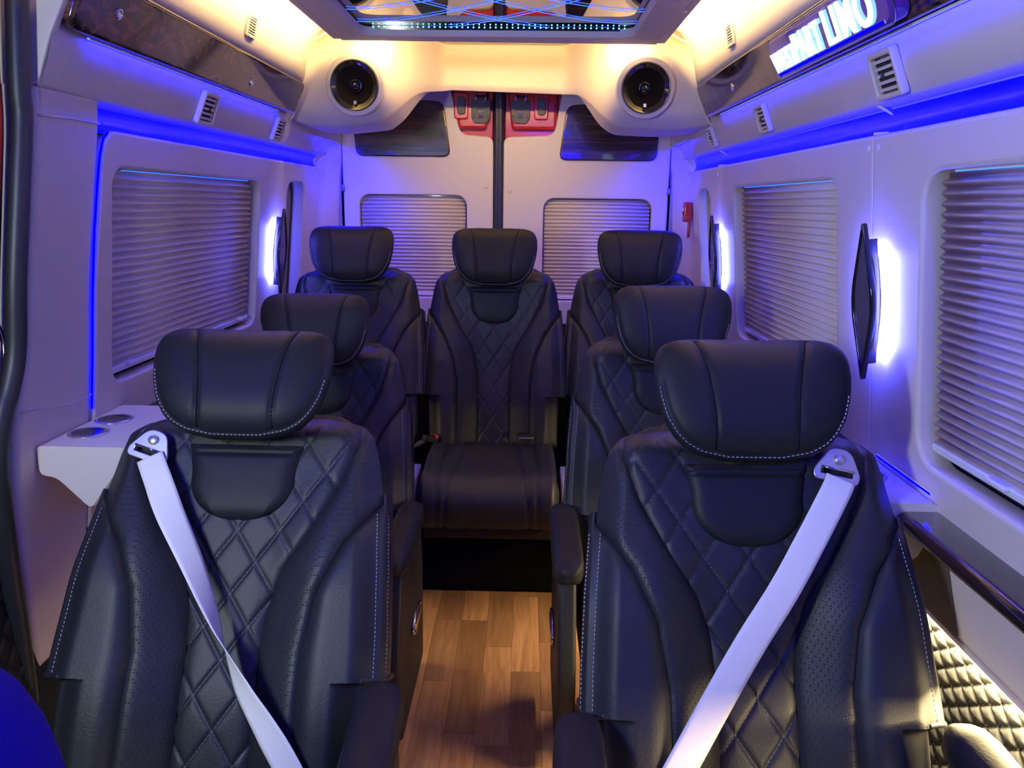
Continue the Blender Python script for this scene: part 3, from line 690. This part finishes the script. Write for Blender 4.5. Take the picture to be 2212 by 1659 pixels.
# ================================================================== SEATS
REC = math.radians(15)
UP = Vector((0, math.sin(REC), math.cos(REC))); FR = Vector((0, -math.cos(REC), math.sin(REC)))
HH = .75; HF = .06                    # headrest centre above the junction, in front of the back plane
JZ = .385                             # junction height above the seat's floor
J = Vector((0, 0, JZ))
def bp(u, h, f): return J + Vector((u, 0, 0)) + UP * h + FR * f
Qh = [0, .12, .25, .33, .40, .48, .57, .65, .72]; Qv = [.066, .064, .064, .070, .090, .138, .185, .212, .205]
Bh = [0, .12, .25, .36, .45, .53, .58, .72]; Bv = [.148, .145, .145, .163, .203, .262, .30, .33]
Wh = [0, .10, .2049, .2051, .28, .40, .54, .62, .665, .695, .72]; Wv = [.250, .252, .254, .282, .280, .274, .262, .248, .236, .212, .165]
def W_(h): return interp(h, Wh, Wv)
def Q_(h): return min(interp(h, Qh, Qv), W_(h) - .004)
def B_(h): return min(interp(h, Bh, Bv), W_(h))
def base_f(u, h):
    a = abs(u); lo = smooth((.60 - h) / .25)
    f = lo * .050 * smooth((a - .055) / .13) + (1 - lo) * .008 * smooth((a - .1) / .1)
    f -= .030 * smooth((a - (W_(h) - .05)) / .05)
    f -= .08 * max(0., (h - .655) / .065) ** 2
    f += .012 * math.exp(-((h - .16) / .12) ** 2)
    return f
def groove(d, wd=.006): return math.exp(-(d / wd) ** 2)
def panel(name, lf, rf, h0, h1, nu, nh, mat, parent, puff=.010, fn=None, side=0, wrap=0., topfade=True):
    P = []
    for h in (nh if isinstance(nh, list) else [h0 + (h1 - h0) * j / nh for j in range(nh + 1)]):
        a, b = lf(h), rf(h); row = []
        for i in range(nu + 1):
            s = i / nu; u = a + (b - a) * s; d = min(abs(u - a), abs(u - b))
            if side: d = abs(u - (a if side > 0 else b))
            dh_ = min(h - h0, h1 - h) if topfade else h - h0
            p = puff * (1 - math.exp(-d / .010)) * (1 - math.exp(-max(dh_, 0) / .008))
            f = base_f(u, h) + p - .004
            if fn: f += fn(u, h, d)
            row.append(bp(u, h, f))
        if wrap:
            # roll around the outer edge to the seat's side
            e_u, e_f = (b if side > 0 else a), base_f(b if side > 0 else a, h) + puff * .9 - .004
            sg = 1 if side > 0 else -1
            ex = [bp(e_u + sg * r * math.sin(q), h, e_f - .012 * (1 - math.cos(q))) for r, q in ((.006, .5), (.007, 1.1), (.008, 1.6))]
            ex += [bp(e_u + sg * .008, h, e_f - .012 - wrap * t) for t in (.25, .5, .75, 1.)]
            row = row + ex if side > 0 else ex[::-1] + row
        P.append(row)
    return grid(name, P, mat, parent)
DW, DH = .078, .118
def quilt_fn(u, h, d):
    a = (u / DW + h / DH) % 1.; b = (u / DW - h / DH) % 1.; k = min(min(a, 1 - a), min(b, 1 - b)) * DW * .83
    return -.0042 * math.exp(-k / .0032)
def build_seat():
    root = empty('captain_seat')
    # --- backrest shell (closed body behind the cushions)
    sec = []
    hs = [-.02, .0, .04, .10, .17, .2049, .2051, .24, .30, .36, .42, .48, .54, .59, .63, .665, .69, .71, .72]
    n = 28
    for h in hs:
        ww = W_(max(h, 0)) - .006; tk = .105 if h < .62 else .105 - .05 * ((h - .62) / .1); row = []
        for k in range(n):
            a = 2 * PI * k / n; cu, su = math.cos(a), math.sin(a); pu = abs(cu) ** .35 * (1 if cu >= 0 else -1); pf = abs(su) ** .5 * (1 if su >= 0 else -1)
            fc = -.014 - tk / 2 - .04 * max(0, (h - .62) / .1)
            row.append(bp(ww * pu, h, fc + tk / 2 * pf))
        sec.append(row)
    back_ = grid('backrest', sec, M['leather'], root, closed_u=True)
    bm = bmesh.new(); bm.from_mesh(back_.data); bm.verts.ensure_lookup_table()
    bm.faces.new([bm.verts[i] for i in range(n)][::-1]); L0 = (len(sec) - 1) * n; bm.faces.new([bm.verts[L0 + i] for i in range(n)])
    bmesh.ops.recalc_face_normals(bm, faces=bm.faces[:]); bm.to_mesh(back_.data); bm.free(); sharp(back_, 50)
    # --- quilted centre panel
    qpanel = panel('quilted_panel', lambda h: -Q_(h), lambda h: Q_(h),   .0, .72, 104, 170, M['leather'], root, .009, quilt_fn, topfade=False)
    paths = []
    for sg in (1, -1):
        for k in range(-9, 10):
            pts = []; 
            for q in range(0, 141):
                h = .005 + .675 * q / 140; u = (k - sg * h / DH) * DW
                if abs(u) < Q_(h) - .006: pts.append(bp(u, h, base_f(u, h) + .009 * (1 - math.exp(-(Q_(h) - abs(u)) / .01)) - .004 - .0037))
                elif pts:
                    if len(pts) > 3: paths.append((pts, FR))
                    pts = []
            if len(pts) > 3: paths.append((pts, FR))
    dashes('stitching', paths, M['quilt_thread'], qpanel, .0045, .0035, .0009, .0006)
    # --- perforated bolsters sweeping from the shoulders
    for s in (-1, 1):
        if s > 0: panel('bolster', lambda h: Q_(h), lambda h: B_(h),   .0, .705, 26, 110, M['perf'], root, .014)
        else: panel('bolster', lambda h: -B_(h), lambda h: -Q_(h),   .0, .705, 26, 110, M['perf'], root, .014)
    # --- wings with a stitched outer seam, and the lower flank below the notch
    for s in (-1, 1):
        lo, hi = (lambda h: B_(h)), (lambda h: W_(h))
        hl_ = [.205 * q / 24 for q in range(24)] + [.2049, .2051] + [.206 + .344 * q / 56 for q in range(57)]
        for nm, h0, h1, wr_ in (('wing', .0, .550, .085),):
            if s > 0: o = panel(nm, lo, hi, h0, h1, 26, hl_, M['leather'], root, .012, None, 1, wr_)
            else: o = panel(nm, lambda h: -W_(h), lambda h: -B_(h), h0, h1, 26, hl_, M['leather'], root, .012, None, -1, wr_)
            if nm == 'wing':
                ps = []
                for off in (.010, -.003):
                    pts = [bp(s * (W_(h) + (.0 if off > 0 else .0085) - max(off, 0)), h, base_f(W_(h) - max(off, 0), h) + (.0085 if off > 0 else -.010)) for h in [.213 + .30 * q / 60 for q in range(61)]]
                    ps.append((pts, FR if off > 0 else Vector((s, 0, 0))))
                dashes('stitching', ps, M['thread'], o, .0048, .0028, .0012, .0008)
                # rolled lower hem of the wing
                tube('hem', [bp(s * u, .208, base_f(u, .22) + .004) for u in [.250 + (.284 - .250) * q / 8 for q in range(9)]] + [bp(s * .288, .208, -.03), bp(s * .288, .208, -.09)], .006, M['leather'], o, 8)
    # --- neck pad
    P = []; nh, nu = 44, 60
    for j in range(nh + 1):
        v = j / nh; h = .490 + .150 * v
        hw = .098 * (1 - (max(0, 1 - v / .62)) ** 2.6) ** .5 if v < .62 else .098 + .010 * (v - .62) / .38
        hw = max(hw, .002); row = []
        for i in range(nu + 1):
            u = -hw + 2 * hw * i / nu; d = min(hw - abs(u), (h - .490) * .8 + .0, (.64 - h) + .002)
            f = base_f(u, h) + .002 + .017 * (1 - math.exp(-max(d, 0) / .010)) - .004 * groove(h - .622, .004)
            row.append(bp(u, h, f))
        P.append(row)
    grid('neck_pad', P, M['leather_soft'], root)
    # --- headrest cushion
    hv = [-.112, -.104, -.09, -.07, -.04, 0, .035, .065, .088, .102, .110, .113]; hwid = [.050, .092, .118, .136, .152, .162, .166, .165, .158, .143, .118, .070]
    def outline(a):
        # polar outline: direction a, radius found on the half-width table
        d = (math.cos(a), math.sin(a)); lo_, hi_ = 0., .25
        for _ in range(26):
            mid = (lo_ + hi_) / 2; x, y = d[0] * mid, d[1] * mid
            inside = -.113 < y < .1135 and abs(x) < np.interp(y, hv, hwid)
            lo_, hi_ = (mid, hi_) if inside else (lo_, mid)
        return lo_
    NA = 200; rad = [outline(2 * PI * k / NA) for k in range(NA)]
    rad = [(rad[k - 2] + 2 * rad[k - 1] + 3 * rad[k] + 2 * rad[(k + 1) % NA] + rad[(k + 2) % NA]) / 9 for k in range(NA)]
    TILT = math.radians(-4)
    def hp(u, v, f):
        v2, f2 = v * math.cos(TILT) - f * math.sin(TILT), v * math.sin(TILT) + f * math.cos(TILT)
        return bp(u, HH + v2, HF + f2 + .055 * (u / .165) ** 2 * .45)
    def hseam(v): return .072 + .014 * (v / .11) + .01 * (v / .11) ** 2
    rings = [(.02, 1), (.08, 1), (.15, 1), (.22, 1), (.29, 1), (.36, 1), (.40, 1), (.43, 1), (.46, 1), (.49, 1), (.52, 1), (.55, 1), (.58, 1), (.61, 1), (.64, 1), (.68, 1), (.73, 1), (.78, 1), (.83, 1), (.875, 1), (.905, 1), (.925, 1), (.94, 1), (.955, 1), (.975, 1), (.99, 1), (1., 0), (.985, -1), (.95, -1), (.88, -1), (.75, -1), (.5, -1), (.2, -1), (.02, -1)]
    P = []
    for r, sg in rings:
        row = []
        for k in range(NA):
            a = 2 * PI * k / NA; u, v = r * rad[k] * math.cos(a), r * rad[k] * math.sin(a)
            if sg >= 0:
                f = .050 * (1 - r ** 3.2) ** .62 if r < 1 else 0.
                f -= .0045 * groove(abs(u) - hseam(v), .0042) * (1 if r < .93 else 0)
                low = smooth((.045 - v) / .03)
                f -= .0042 * low * groove(r - .93, .018)
            else: f = -.062 * (1 - r ** 3.0) ** .55
            row.append(hp(u, v, f))
        P.append(row)
    hd = grid('headrest', P, M['leather_soft'], root, closed_u=True)
    bm = bmesh.new(); bm.from_mesh(hd.data); bm.verts.ensure_lookup_table(); nn = len(rings)
    bm.faces.new([bm.verts[i] for i in range(NA)]); bm.faces.new([bm.verts[(nn - 1) * NA + i] for i in range(NA)])
    bmesh.ops.recalc_face_normals(bm, faces=bm.faces[:]); bm.to_mesh(hd.data); bm.free()
    for sg in (-1, 1):
        pts = []
        for q in range(49):
            v = -.096 + .200 * q / 48; u = sg * hseam(v); a = math.atan2(v, u) % (2 * PI); kk = a / (2 * PI) * NA; k0 = int(kk) % NA; rr_ = rad[k0] + (rad[(k0 + 1) % NA] - rad[k0]) * (kk - int(kk))
            r = math.hypot(u, v) / rr_
            if r < .985: pts.append(hp(u, v, .050 * (1 - r ** 3.2) ** .62 - .0046))
        tube('seam', pts, .0019, M['seam'], hd, 6)
    st = []
    for r in (.958,):
        pts, nr = [], []
        for k in range(int(NA * .485), int(NA * 1.015)):
            a = 2 * PI * k / NA; u, v = r * rad[k % NA] * math.cos(a), r * rad[k % NA] * math.sin(a)
            pts.append(hp(u, v, .050 * (1 - r ** 3.2) ** .62 + .0004)); nr.append((FR * .8 + Vector((math.cos(a), 0, 0)) * .5 + UP * math.sin(a) * .5).normalized())
        st.append((pts, nr))
    dashes('stitching', st, M['thread'], hd, .0046, .0030, .0011, .0010)
    for sx_ in (-.055, .055): tube('post', [bp(sx_, .60, -.045), bp(sx_, .70, -.02)], .007, M['chrome'], root, 10)
    # --- seat cushion: long, rolled front edge
    P = []; NU, NL = 60, 44
    for j in range(NL + 1):
        t = j / NL; s_ = t * .66                                   # arc length from the back to under the front
        if s_ < .34: y, z, ny, nz = -s_ - .0, .012 * math.sin(PI * s_ / .34), 0, 1
        else:
            a = min((s_ - .34) / .115, 2.2); y, z = -.34 - .115 * math.sin(a), -.115 + .115 * math.cos(a); ny, nz = -math.sin(a), math.cos(a)
        row = []
        for i in range(NU + 1):
            q = i / NU; u = -.255 + .510 * q; au = abs(u)
            lift = .012 * smooth((au - .12) / .08) * max(0, 1 - s_ / .5) - .05 * smooth((au - .222) / .033) ** 2
            lift -= .006 * groove(au - (.085 + .06 * s_ / .5), .005) + .005 * groove(au - (.165 + .03 * s_), .005)
            if au < .085 + .06 * s_ / .5: lift += .6 * quilt_fn(u, s_, 0)
            row.append(J + Vector((u, y + ny * lift, z + .012 + nz * lift)))
        P.append(row)
    cu = grid('seat_cushion', P, M['leather'], root, flip=True)
    sides = []
    for s in (-1, 1):
        edge = [r[-1] if s > 0 else r[0] for r in P]
        vs = edge + [Vector((p.x - s * .004, p.y, JZ - .12)) if p.z > JZ - .12 else Vector((p.x, p.y + .02, p.z)) for p in edge]
        m_ = len(edge); mk('cushion_side', vs, [((i, i + 1, m_ + i + 1, m_ + i) if s < 0 else (m_ + i, m_ + i + 1, i + 1, i)) for i in range(m_ - 1)], M['leather'], cu)
        pts = [p + Vector((-s * .012, 0, .004)) for p in edge[3:38]]
        dashes('stitching', [(pts, [Vector((0, -.5, .8))] * len(pts))], M['thread'], cu, .005, .003, .0011, .0008)
    box('seat_base', (0, -.21, JZ - .16), (.46, .40, .12), M['plastic'], root, .01)
    pd = box('pedestal', (0, 0, -.5), (.40, .36, 1.), M['plastic'], root, .004); pd.location = (0, -.20, JZ - .22); pd.scale = (1, 1, JZ - .22)
    return root
M['seam'] = new_mat('dark_seam', (.004, .004, .005), .7, spec=.1)
M['quilt_thread'] = new_mat('dim_thread', (.20, .20, .22), .7)
proto = build_seat()
def add_arms(root, sides):
    for s in sides:
        arm = empty('armrest', parent=root)
        P = []; n = 20
        for t, k in ((0, .25), (.012, .62), (.03, .85), (.06, .97), (.12, 1), (.30, 1), (.36, .97), (.39, .82), (.405, .5), (.41, .2)):
            P.append([Vector((s * .296 + .040 * k * (abs(math.cos(a)) ** .6) * (1 if math.cos(a) >= 0 else -1), .045 - t, JZ + .205 - .012 * t / .4 + .034 * k * (abs(math.sin(a)) ** .6) * (1 if math.sin(a) >= 0 else -1))) for a in [2 * PI * i / n for i in range(n)]])
        pad = grid('arm_pad', P, M['leather_soft'], arm, closed_u=True)
        bm = bmesh.new(); bm.from_mesh(pad.data); bm.verts.ensure_lookup_table(); bm.faces.new([bm.verts[i] for i in range(n)]); b0 = 9 * n; bm.faces.new([bm.verts[b0 + i] for i in range(n)])
        bmesh.ops.recalc_face_normals(bm, faces=bm.faces[:]); bm.to_mesh(pad.data); bm.free()
        out = round_poly([(.03, JZ - .30), (-.40, JZ - .30), (-.42, JZ - .06), (-.33, JZ + .185), (.02, JZ + .185), (.05, JZ + .02)], [.03, .03, .05, .06, .03, .03], 6)
        plate('side_cover', [out[::-1]], .045, .010, M['plastic'], Matrix(((0, 0, s, s * .276), (1, 0, 0, 0), (0, 1, 0, 0), (0, 0, 0, 1))), arm, res=3)
        ring = [(s * .325, -.13 + .075 * math.cos(a), JZ - .075 + .030 * math.sin(a)) for a in [2 * PI * k / 28 for k in range(28)]]
        tube('chrome_trim', ring, .005, M['chrome'], arm, 8, closed=True)
        box('recline_lever', (s * .327, -.13, JZ - .075), (.010, .11, .030), M['chrome'], arm, .004)
def copy_tree(o, parent=None):
    c = o.copy(); COL.objects.link(c); c.parent = parent
    for ch in list(o.children): copy_tree(ch, c)
    return c
add_arms(proto, (-1, 1))
BACK = ('backrest', 'quilted_panel', 'bolster', 'wing', 'flank', 'neck_pad', 'headrest', 'post')
def place(P, rz, rec, roll, arms, label, ground=0.):
    o = copy_tree(proto)
    d = math.radians(rec) - REC; Rx = Matrix.Rotation(-d, 3, 'X')
    # back parts swing about the hinge at J
    arm_objs = []
    for ch in list(o.children):
        base = ch.name.split('.')[0]
        if base in BACK: ch.rotation_euler = (-d, 0, 0); ch.location = J - Rx @ J
        if base == 'armrest': arm_objs.append(ch)
    for ch, sd in zip(arm_objs, (-1, 1)):
        if sd not in arms:
            for g in list(ch.children): bpy.data.objects.remove(g)
            bpy.data.objects.remove(ch)
    hc = J + Rx @ (bp(0, HH, HF) - J); R = Matrix.Rotation(rz, 3, 'Z') @ Matrix.Rotation(roll, 3, 'Y'); q = R @ hc
    o.location = (P[0] - q.x, P[1] - q.y, P[2] - q.z); o.rotation_euler = (0, roll, rz)
    for ch in o.children:
        if ch.name.startswith('pedestal'):
            ch.scale = (1, 1 if ground == 0 else .55, max(.02, JZ - .22 + o.location.z - ground))
            if ground: ch.location.y = -.065
    o['rec'] = d
    if arms and rec > 20: o.scale = (1.045, 1, 1)          # the two near seats are the wide ones
    tag(o, label, 'seat', 'black leather captain seats'); return o
SEATS = {}
for k, P, rz, rec, roll, arms, gz, lab in (
    ('FL', (-.440, 1.448, 1.100), 2, 30, 1, (1,), 0, 'near black leather seat with a twisted pale seat belt, beside the cup rings'),
    ('FR', (.514, 1.343, 1.111), -2, 26, -1, (-1, 1), 0, 'near black leather seat with a straight pale seat belt, beside the glossy ledge'),
    ('ML', (-.528, 2.290, 1.068), 0, 13, 0, (1,), 0, 'black leather seat partly hidden directly behind the seat with the twisted belt'),
    ('MR', (.520, 2.160, 1.120), 0, 12, 0, (-1,), 0, 'black leather seat partly hidden directly behind the seat with the straight belt'),
    ('RL', (-.578, 3.030, 1.249), 0, 15, 0, (), .10, 'rear-row black leather seat farthest from the red hammer holder'),
    ('RM', (-.018, 3.020, 1.246), 0, 10, 0, (), .10, 'central rear black leather seat facing down the aisle with its cushion in view'),
    ('RR', (.549, 3.054, 1.245), 0, 10, 0, (), .10, 'rear-row black leather seat nearest the small red hammer holder')):
    SEATS[k] = place(P, math.radians(rz), rec, math.radians(roll), arms, lab, gz)
def kill(o):
    for ch in list(o.children): kill(ch)
    bpy.data.objects.remove(o)
kill(proto)
# ---- raised rear platform under the last row
pf = box('rear_platform', (0, 3.06, .05), (1.70, .76, .10), M['carpet'], None, .004); tag(pf, 'black carpeted platform under the rear row of seats', 'platform')
pf.location = (0, 0, 0)
fp = box('front_panel', (-.06, 2.692, .185), (.66, .02, .165), M['carpet'], pf, .004)
# cream plinths peeping out beside the central cushion
o = SEATS['RM']; iw = (Matrix.Translation(o.location) @ o.rotation_euler.to_matrix().to_4x4()).inverted()
for sg, x in ((-1, -.296), (1, .262)):
    q = box('plinth', iw @ Vector((x, 2.66, .44)), (.036, .16, .10), M['cream'], o, .01)
    box('plinth_shelf', iw @ Vector((x, 2.65, .375)), (.038, .20, .02), M['burl'], o, .003)

# ================================================================== SEAT BELTS
def seat_world(k): 
    o = SEATS[k]; Rx = Matrix.Rotation(-o['rec'], 4, 'X')
    return Matrix.Translation(o.location) @ o.rotation_euler.to_matrix().to_4x4() @ Matrix.Diagonal((o.scale.x, 1, 1, 1)) @ Matrix.Translation(J) @ Rx @ Matrix.Translation(-J)
def belt(k, pts, twist, label, gpos, grot):
    Mw = seat_world(k)
    e = empty('seat_belt', Mw @ bp(*pts[0])); loc = Matrix.Translation(-(Mw @ bp(*pts[0]))) @ Mw
    c = cat([bp(*p) for p in pts], 10); n = len(c); L_, R_ = [], []
    for i, p in enumerate(c):
        t = (c[min(i + 1, n - 1)] - c[max(i - 1, 0)]).normalized(); sd = t.cross(FR).normalized(); a = twist(i / (n - 1))
        v = sd * math.cos(a) + FR * math.sin(a); w_ = .0245
        L_.append([p + v * (w_ * q) + (sd * -math.sin(a) + FR * math.cos(a)) * (.0012 * (1 - q * q)) for q in (-1, -.7, -.35, 0, .35, .7, 1)])
    g = grid('webbing', [[loc @ q for q in row] for row in L_], M['webbing'], e)
    sol = g.modifiers.new('thickness', 'SOLIDIFY'); sol.thickness = .0014; sol.offset = 0
    # guide plate
    p0 = bp(*gpos); ca, sa = math.cos(grot), math.sin(grot); X = Vector((ca, 0, 0)) + UP * sa; Y = Vector((-sa, 0, 0)) + UP * ca
    N = X.cross(Y); mt = loc @ Matrix(((X.x, Y.x, FR.x, p0.x), (X.y, Y.y, FR.y, p0.y), (X.z, Y.z, FR.z, p0.z), (0, 0, 0, 1)))
    gp = plate('guide_plate', [round_poly([(-.036, -.028), (.036, -.028), (.040, -.012), (.018, .033), (-.018, .033), (-.040, -.012)], [.012, .012, .014, .016, .016, .014], 6), [(-.027, -.016), (.027, -.016), (.027, -.006), (-.027, -.006)]], .005, .0018, M['steel'], mt, e, res=3)
    lathe('bolt', [(.0001, .010), (.005, .010), (.0085, .008), (.0095, .004), (.0095, 0)], M['steel'], mt @ Matrix.Translation((0, .013, .004)), e, 20)
    tube('slot_bar', [mt @ Vector((-.028, -.005, .007)), mt @ Vector((.028, -.005, .007))], .0022, M['chrome'], e, 8)
    return tag(e, label, 'seat belt', 'pale seat belts')
belt('FL', [(-.165, .605, .040), (-.138, .556, .050), (-.107, .496, .055), (-.058, .412, .060), (-.010, .323, .066), (.022, .261, .070), (.062, .192, .072), (.105, .133, .075), (.15, .069, .078), (.19, .0, .08)],
     lambda t: math.radians(float(np.interp(t, [0, .12, .35, .50, .66, .82, 1], [0, 5, 55, 90, 135, 160, 168]))), 'pale seat belt twisting to a thin line across the near seat by the cup rings', (-.168, .626, .030), -.32)
belt('FR', [(.151, .612, .040), (.139, .589, .046), (.088, .501, .056), (.039, .419, .062), (-.020, .331, .066), (-.076, .240, .070), (-.14, .132, .074), (-.20, .03, .08)],
     lambda t: math.radians(-6 + 8 * t), 'pale seat belt lying flat across the near seat by the glossy ledge', (.150, .634, .030), -.22)
# central seat: buckle and latch tongue on the cushion
Mw = seat_world('RM')
e = empty('belt_buckle', Mw @ (J + Vector((-.245, -.06, .05)))); tag(e, 'black seat belt buckle with red button by the central rear cushion', 'buckle')
e.rotation_euler = (0, 0, .5)
box('housing', (0, 0, 0), (.06, .032, .022), M['plastic'], e, .005, Matrix.Rotation(.4, 3, 'Y').to_quaternion())
box('button', (.024, 0, .006), (.014, .026, .018), M['red_button'], e, .002, Matrix.Rotation(.4, 3, 'Y').to_quaternion())
tube('strap', [(-.02, 0, 0), (-.07, .01, -.03), (-.09, .02, -.08)], .010, M['dark_webbing'], e, 8)
e = empty('belt_tongue', Mw @ (J + Vector((.135, -.035, .062)))); tag(e, 'flat dark belt tongue resting at the back of the central rear cushion', 'belt tongue')
box('grip', (0, 0, 0), (.072, .028, .014), M['plastic'], e, .004); box('metal_tab', (0, -.020, -.004), (.06, .02, .003), M['steel'], e, .001)

# ---- foreground seat shoulder at the lower corner (front passenger seat)
e = empty('front_seat', (-.42, .08, .0)); tag(e, 'dark seat shoulder with blue light in its colour, cut off in the lower corner on the door seal side', 'seat')
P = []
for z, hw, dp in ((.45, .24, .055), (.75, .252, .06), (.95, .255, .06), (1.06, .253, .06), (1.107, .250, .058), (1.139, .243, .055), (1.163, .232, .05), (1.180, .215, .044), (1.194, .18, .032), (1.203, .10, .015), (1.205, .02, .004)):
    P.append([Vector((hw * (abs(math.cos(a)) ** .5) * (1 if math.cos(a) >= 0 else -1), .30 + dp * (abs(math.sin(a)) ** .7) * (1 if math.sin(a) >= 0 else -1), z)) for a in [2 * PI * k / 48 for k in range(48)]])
grid('backrest', P, M['seat_blue_light'], e, closed_u=True)
box('seat_base', (0, .06, .38), (.46, .40, .16), M['leather'], e, .03)
box('pedestal', (0, .06, .15), (.36, .34, .30), M['plastic'], e, .01)
dl = trim(box('fill_led_rail', (-.855, .45, 1.80), (.03, 1.5, .05), M['plastic'], None, .004))
strip_face('led_strip', (-.838, -.2, 1.792), (-.838, .95, 1.792), .012, (1, 0, -.5), L['step'], dl)  # unseen strip added to turn the foreground seat blue

hd_ = trim(box('fill_led_header', (0, -.55, 1.93), (1.3, .06, .06), M['plastic'], None, .006))
strip_face('led_strip', (.05, -.518, 1.925), (.62, -.518, 1.925), .02, (0, 1, -.5), L['fill_header'], hd_)  # unseen strip added to bring blue onto the near seats
# ---- unseen lamp fixture added for neutral light entering at the front left
e = empty('added_fill_lamp', (-.80, .10, 1.50)); tag(e, 'unseen white strip lamp added beside the cab for light coming in there', 'lamp'); e.rotation_euler = (0, math.radians(24), math.radians(40))
box('housing', (0, 0, 0), (.02, .10, .36), M['cream'], e, .004)
box('diffuser', (.012, 0, 0), (.008, .08, .34), L['cab'], e, .002)
ld = bpy.data.lights.new('added_fill_light', 'AREA'); ld.shape = 'RECTANGLE'; ld.size = .34; ld.size_y = .08; ld.energy = E_CAB; ld.color = NEUT
lo = bpy.data.objects.new('added_fill_light', ld); COL.objects.link(lo); lo.parent = e; lo.location = (.02, 0, 0)
lo.rotation_euler = (0, math.radians(-90), 0)
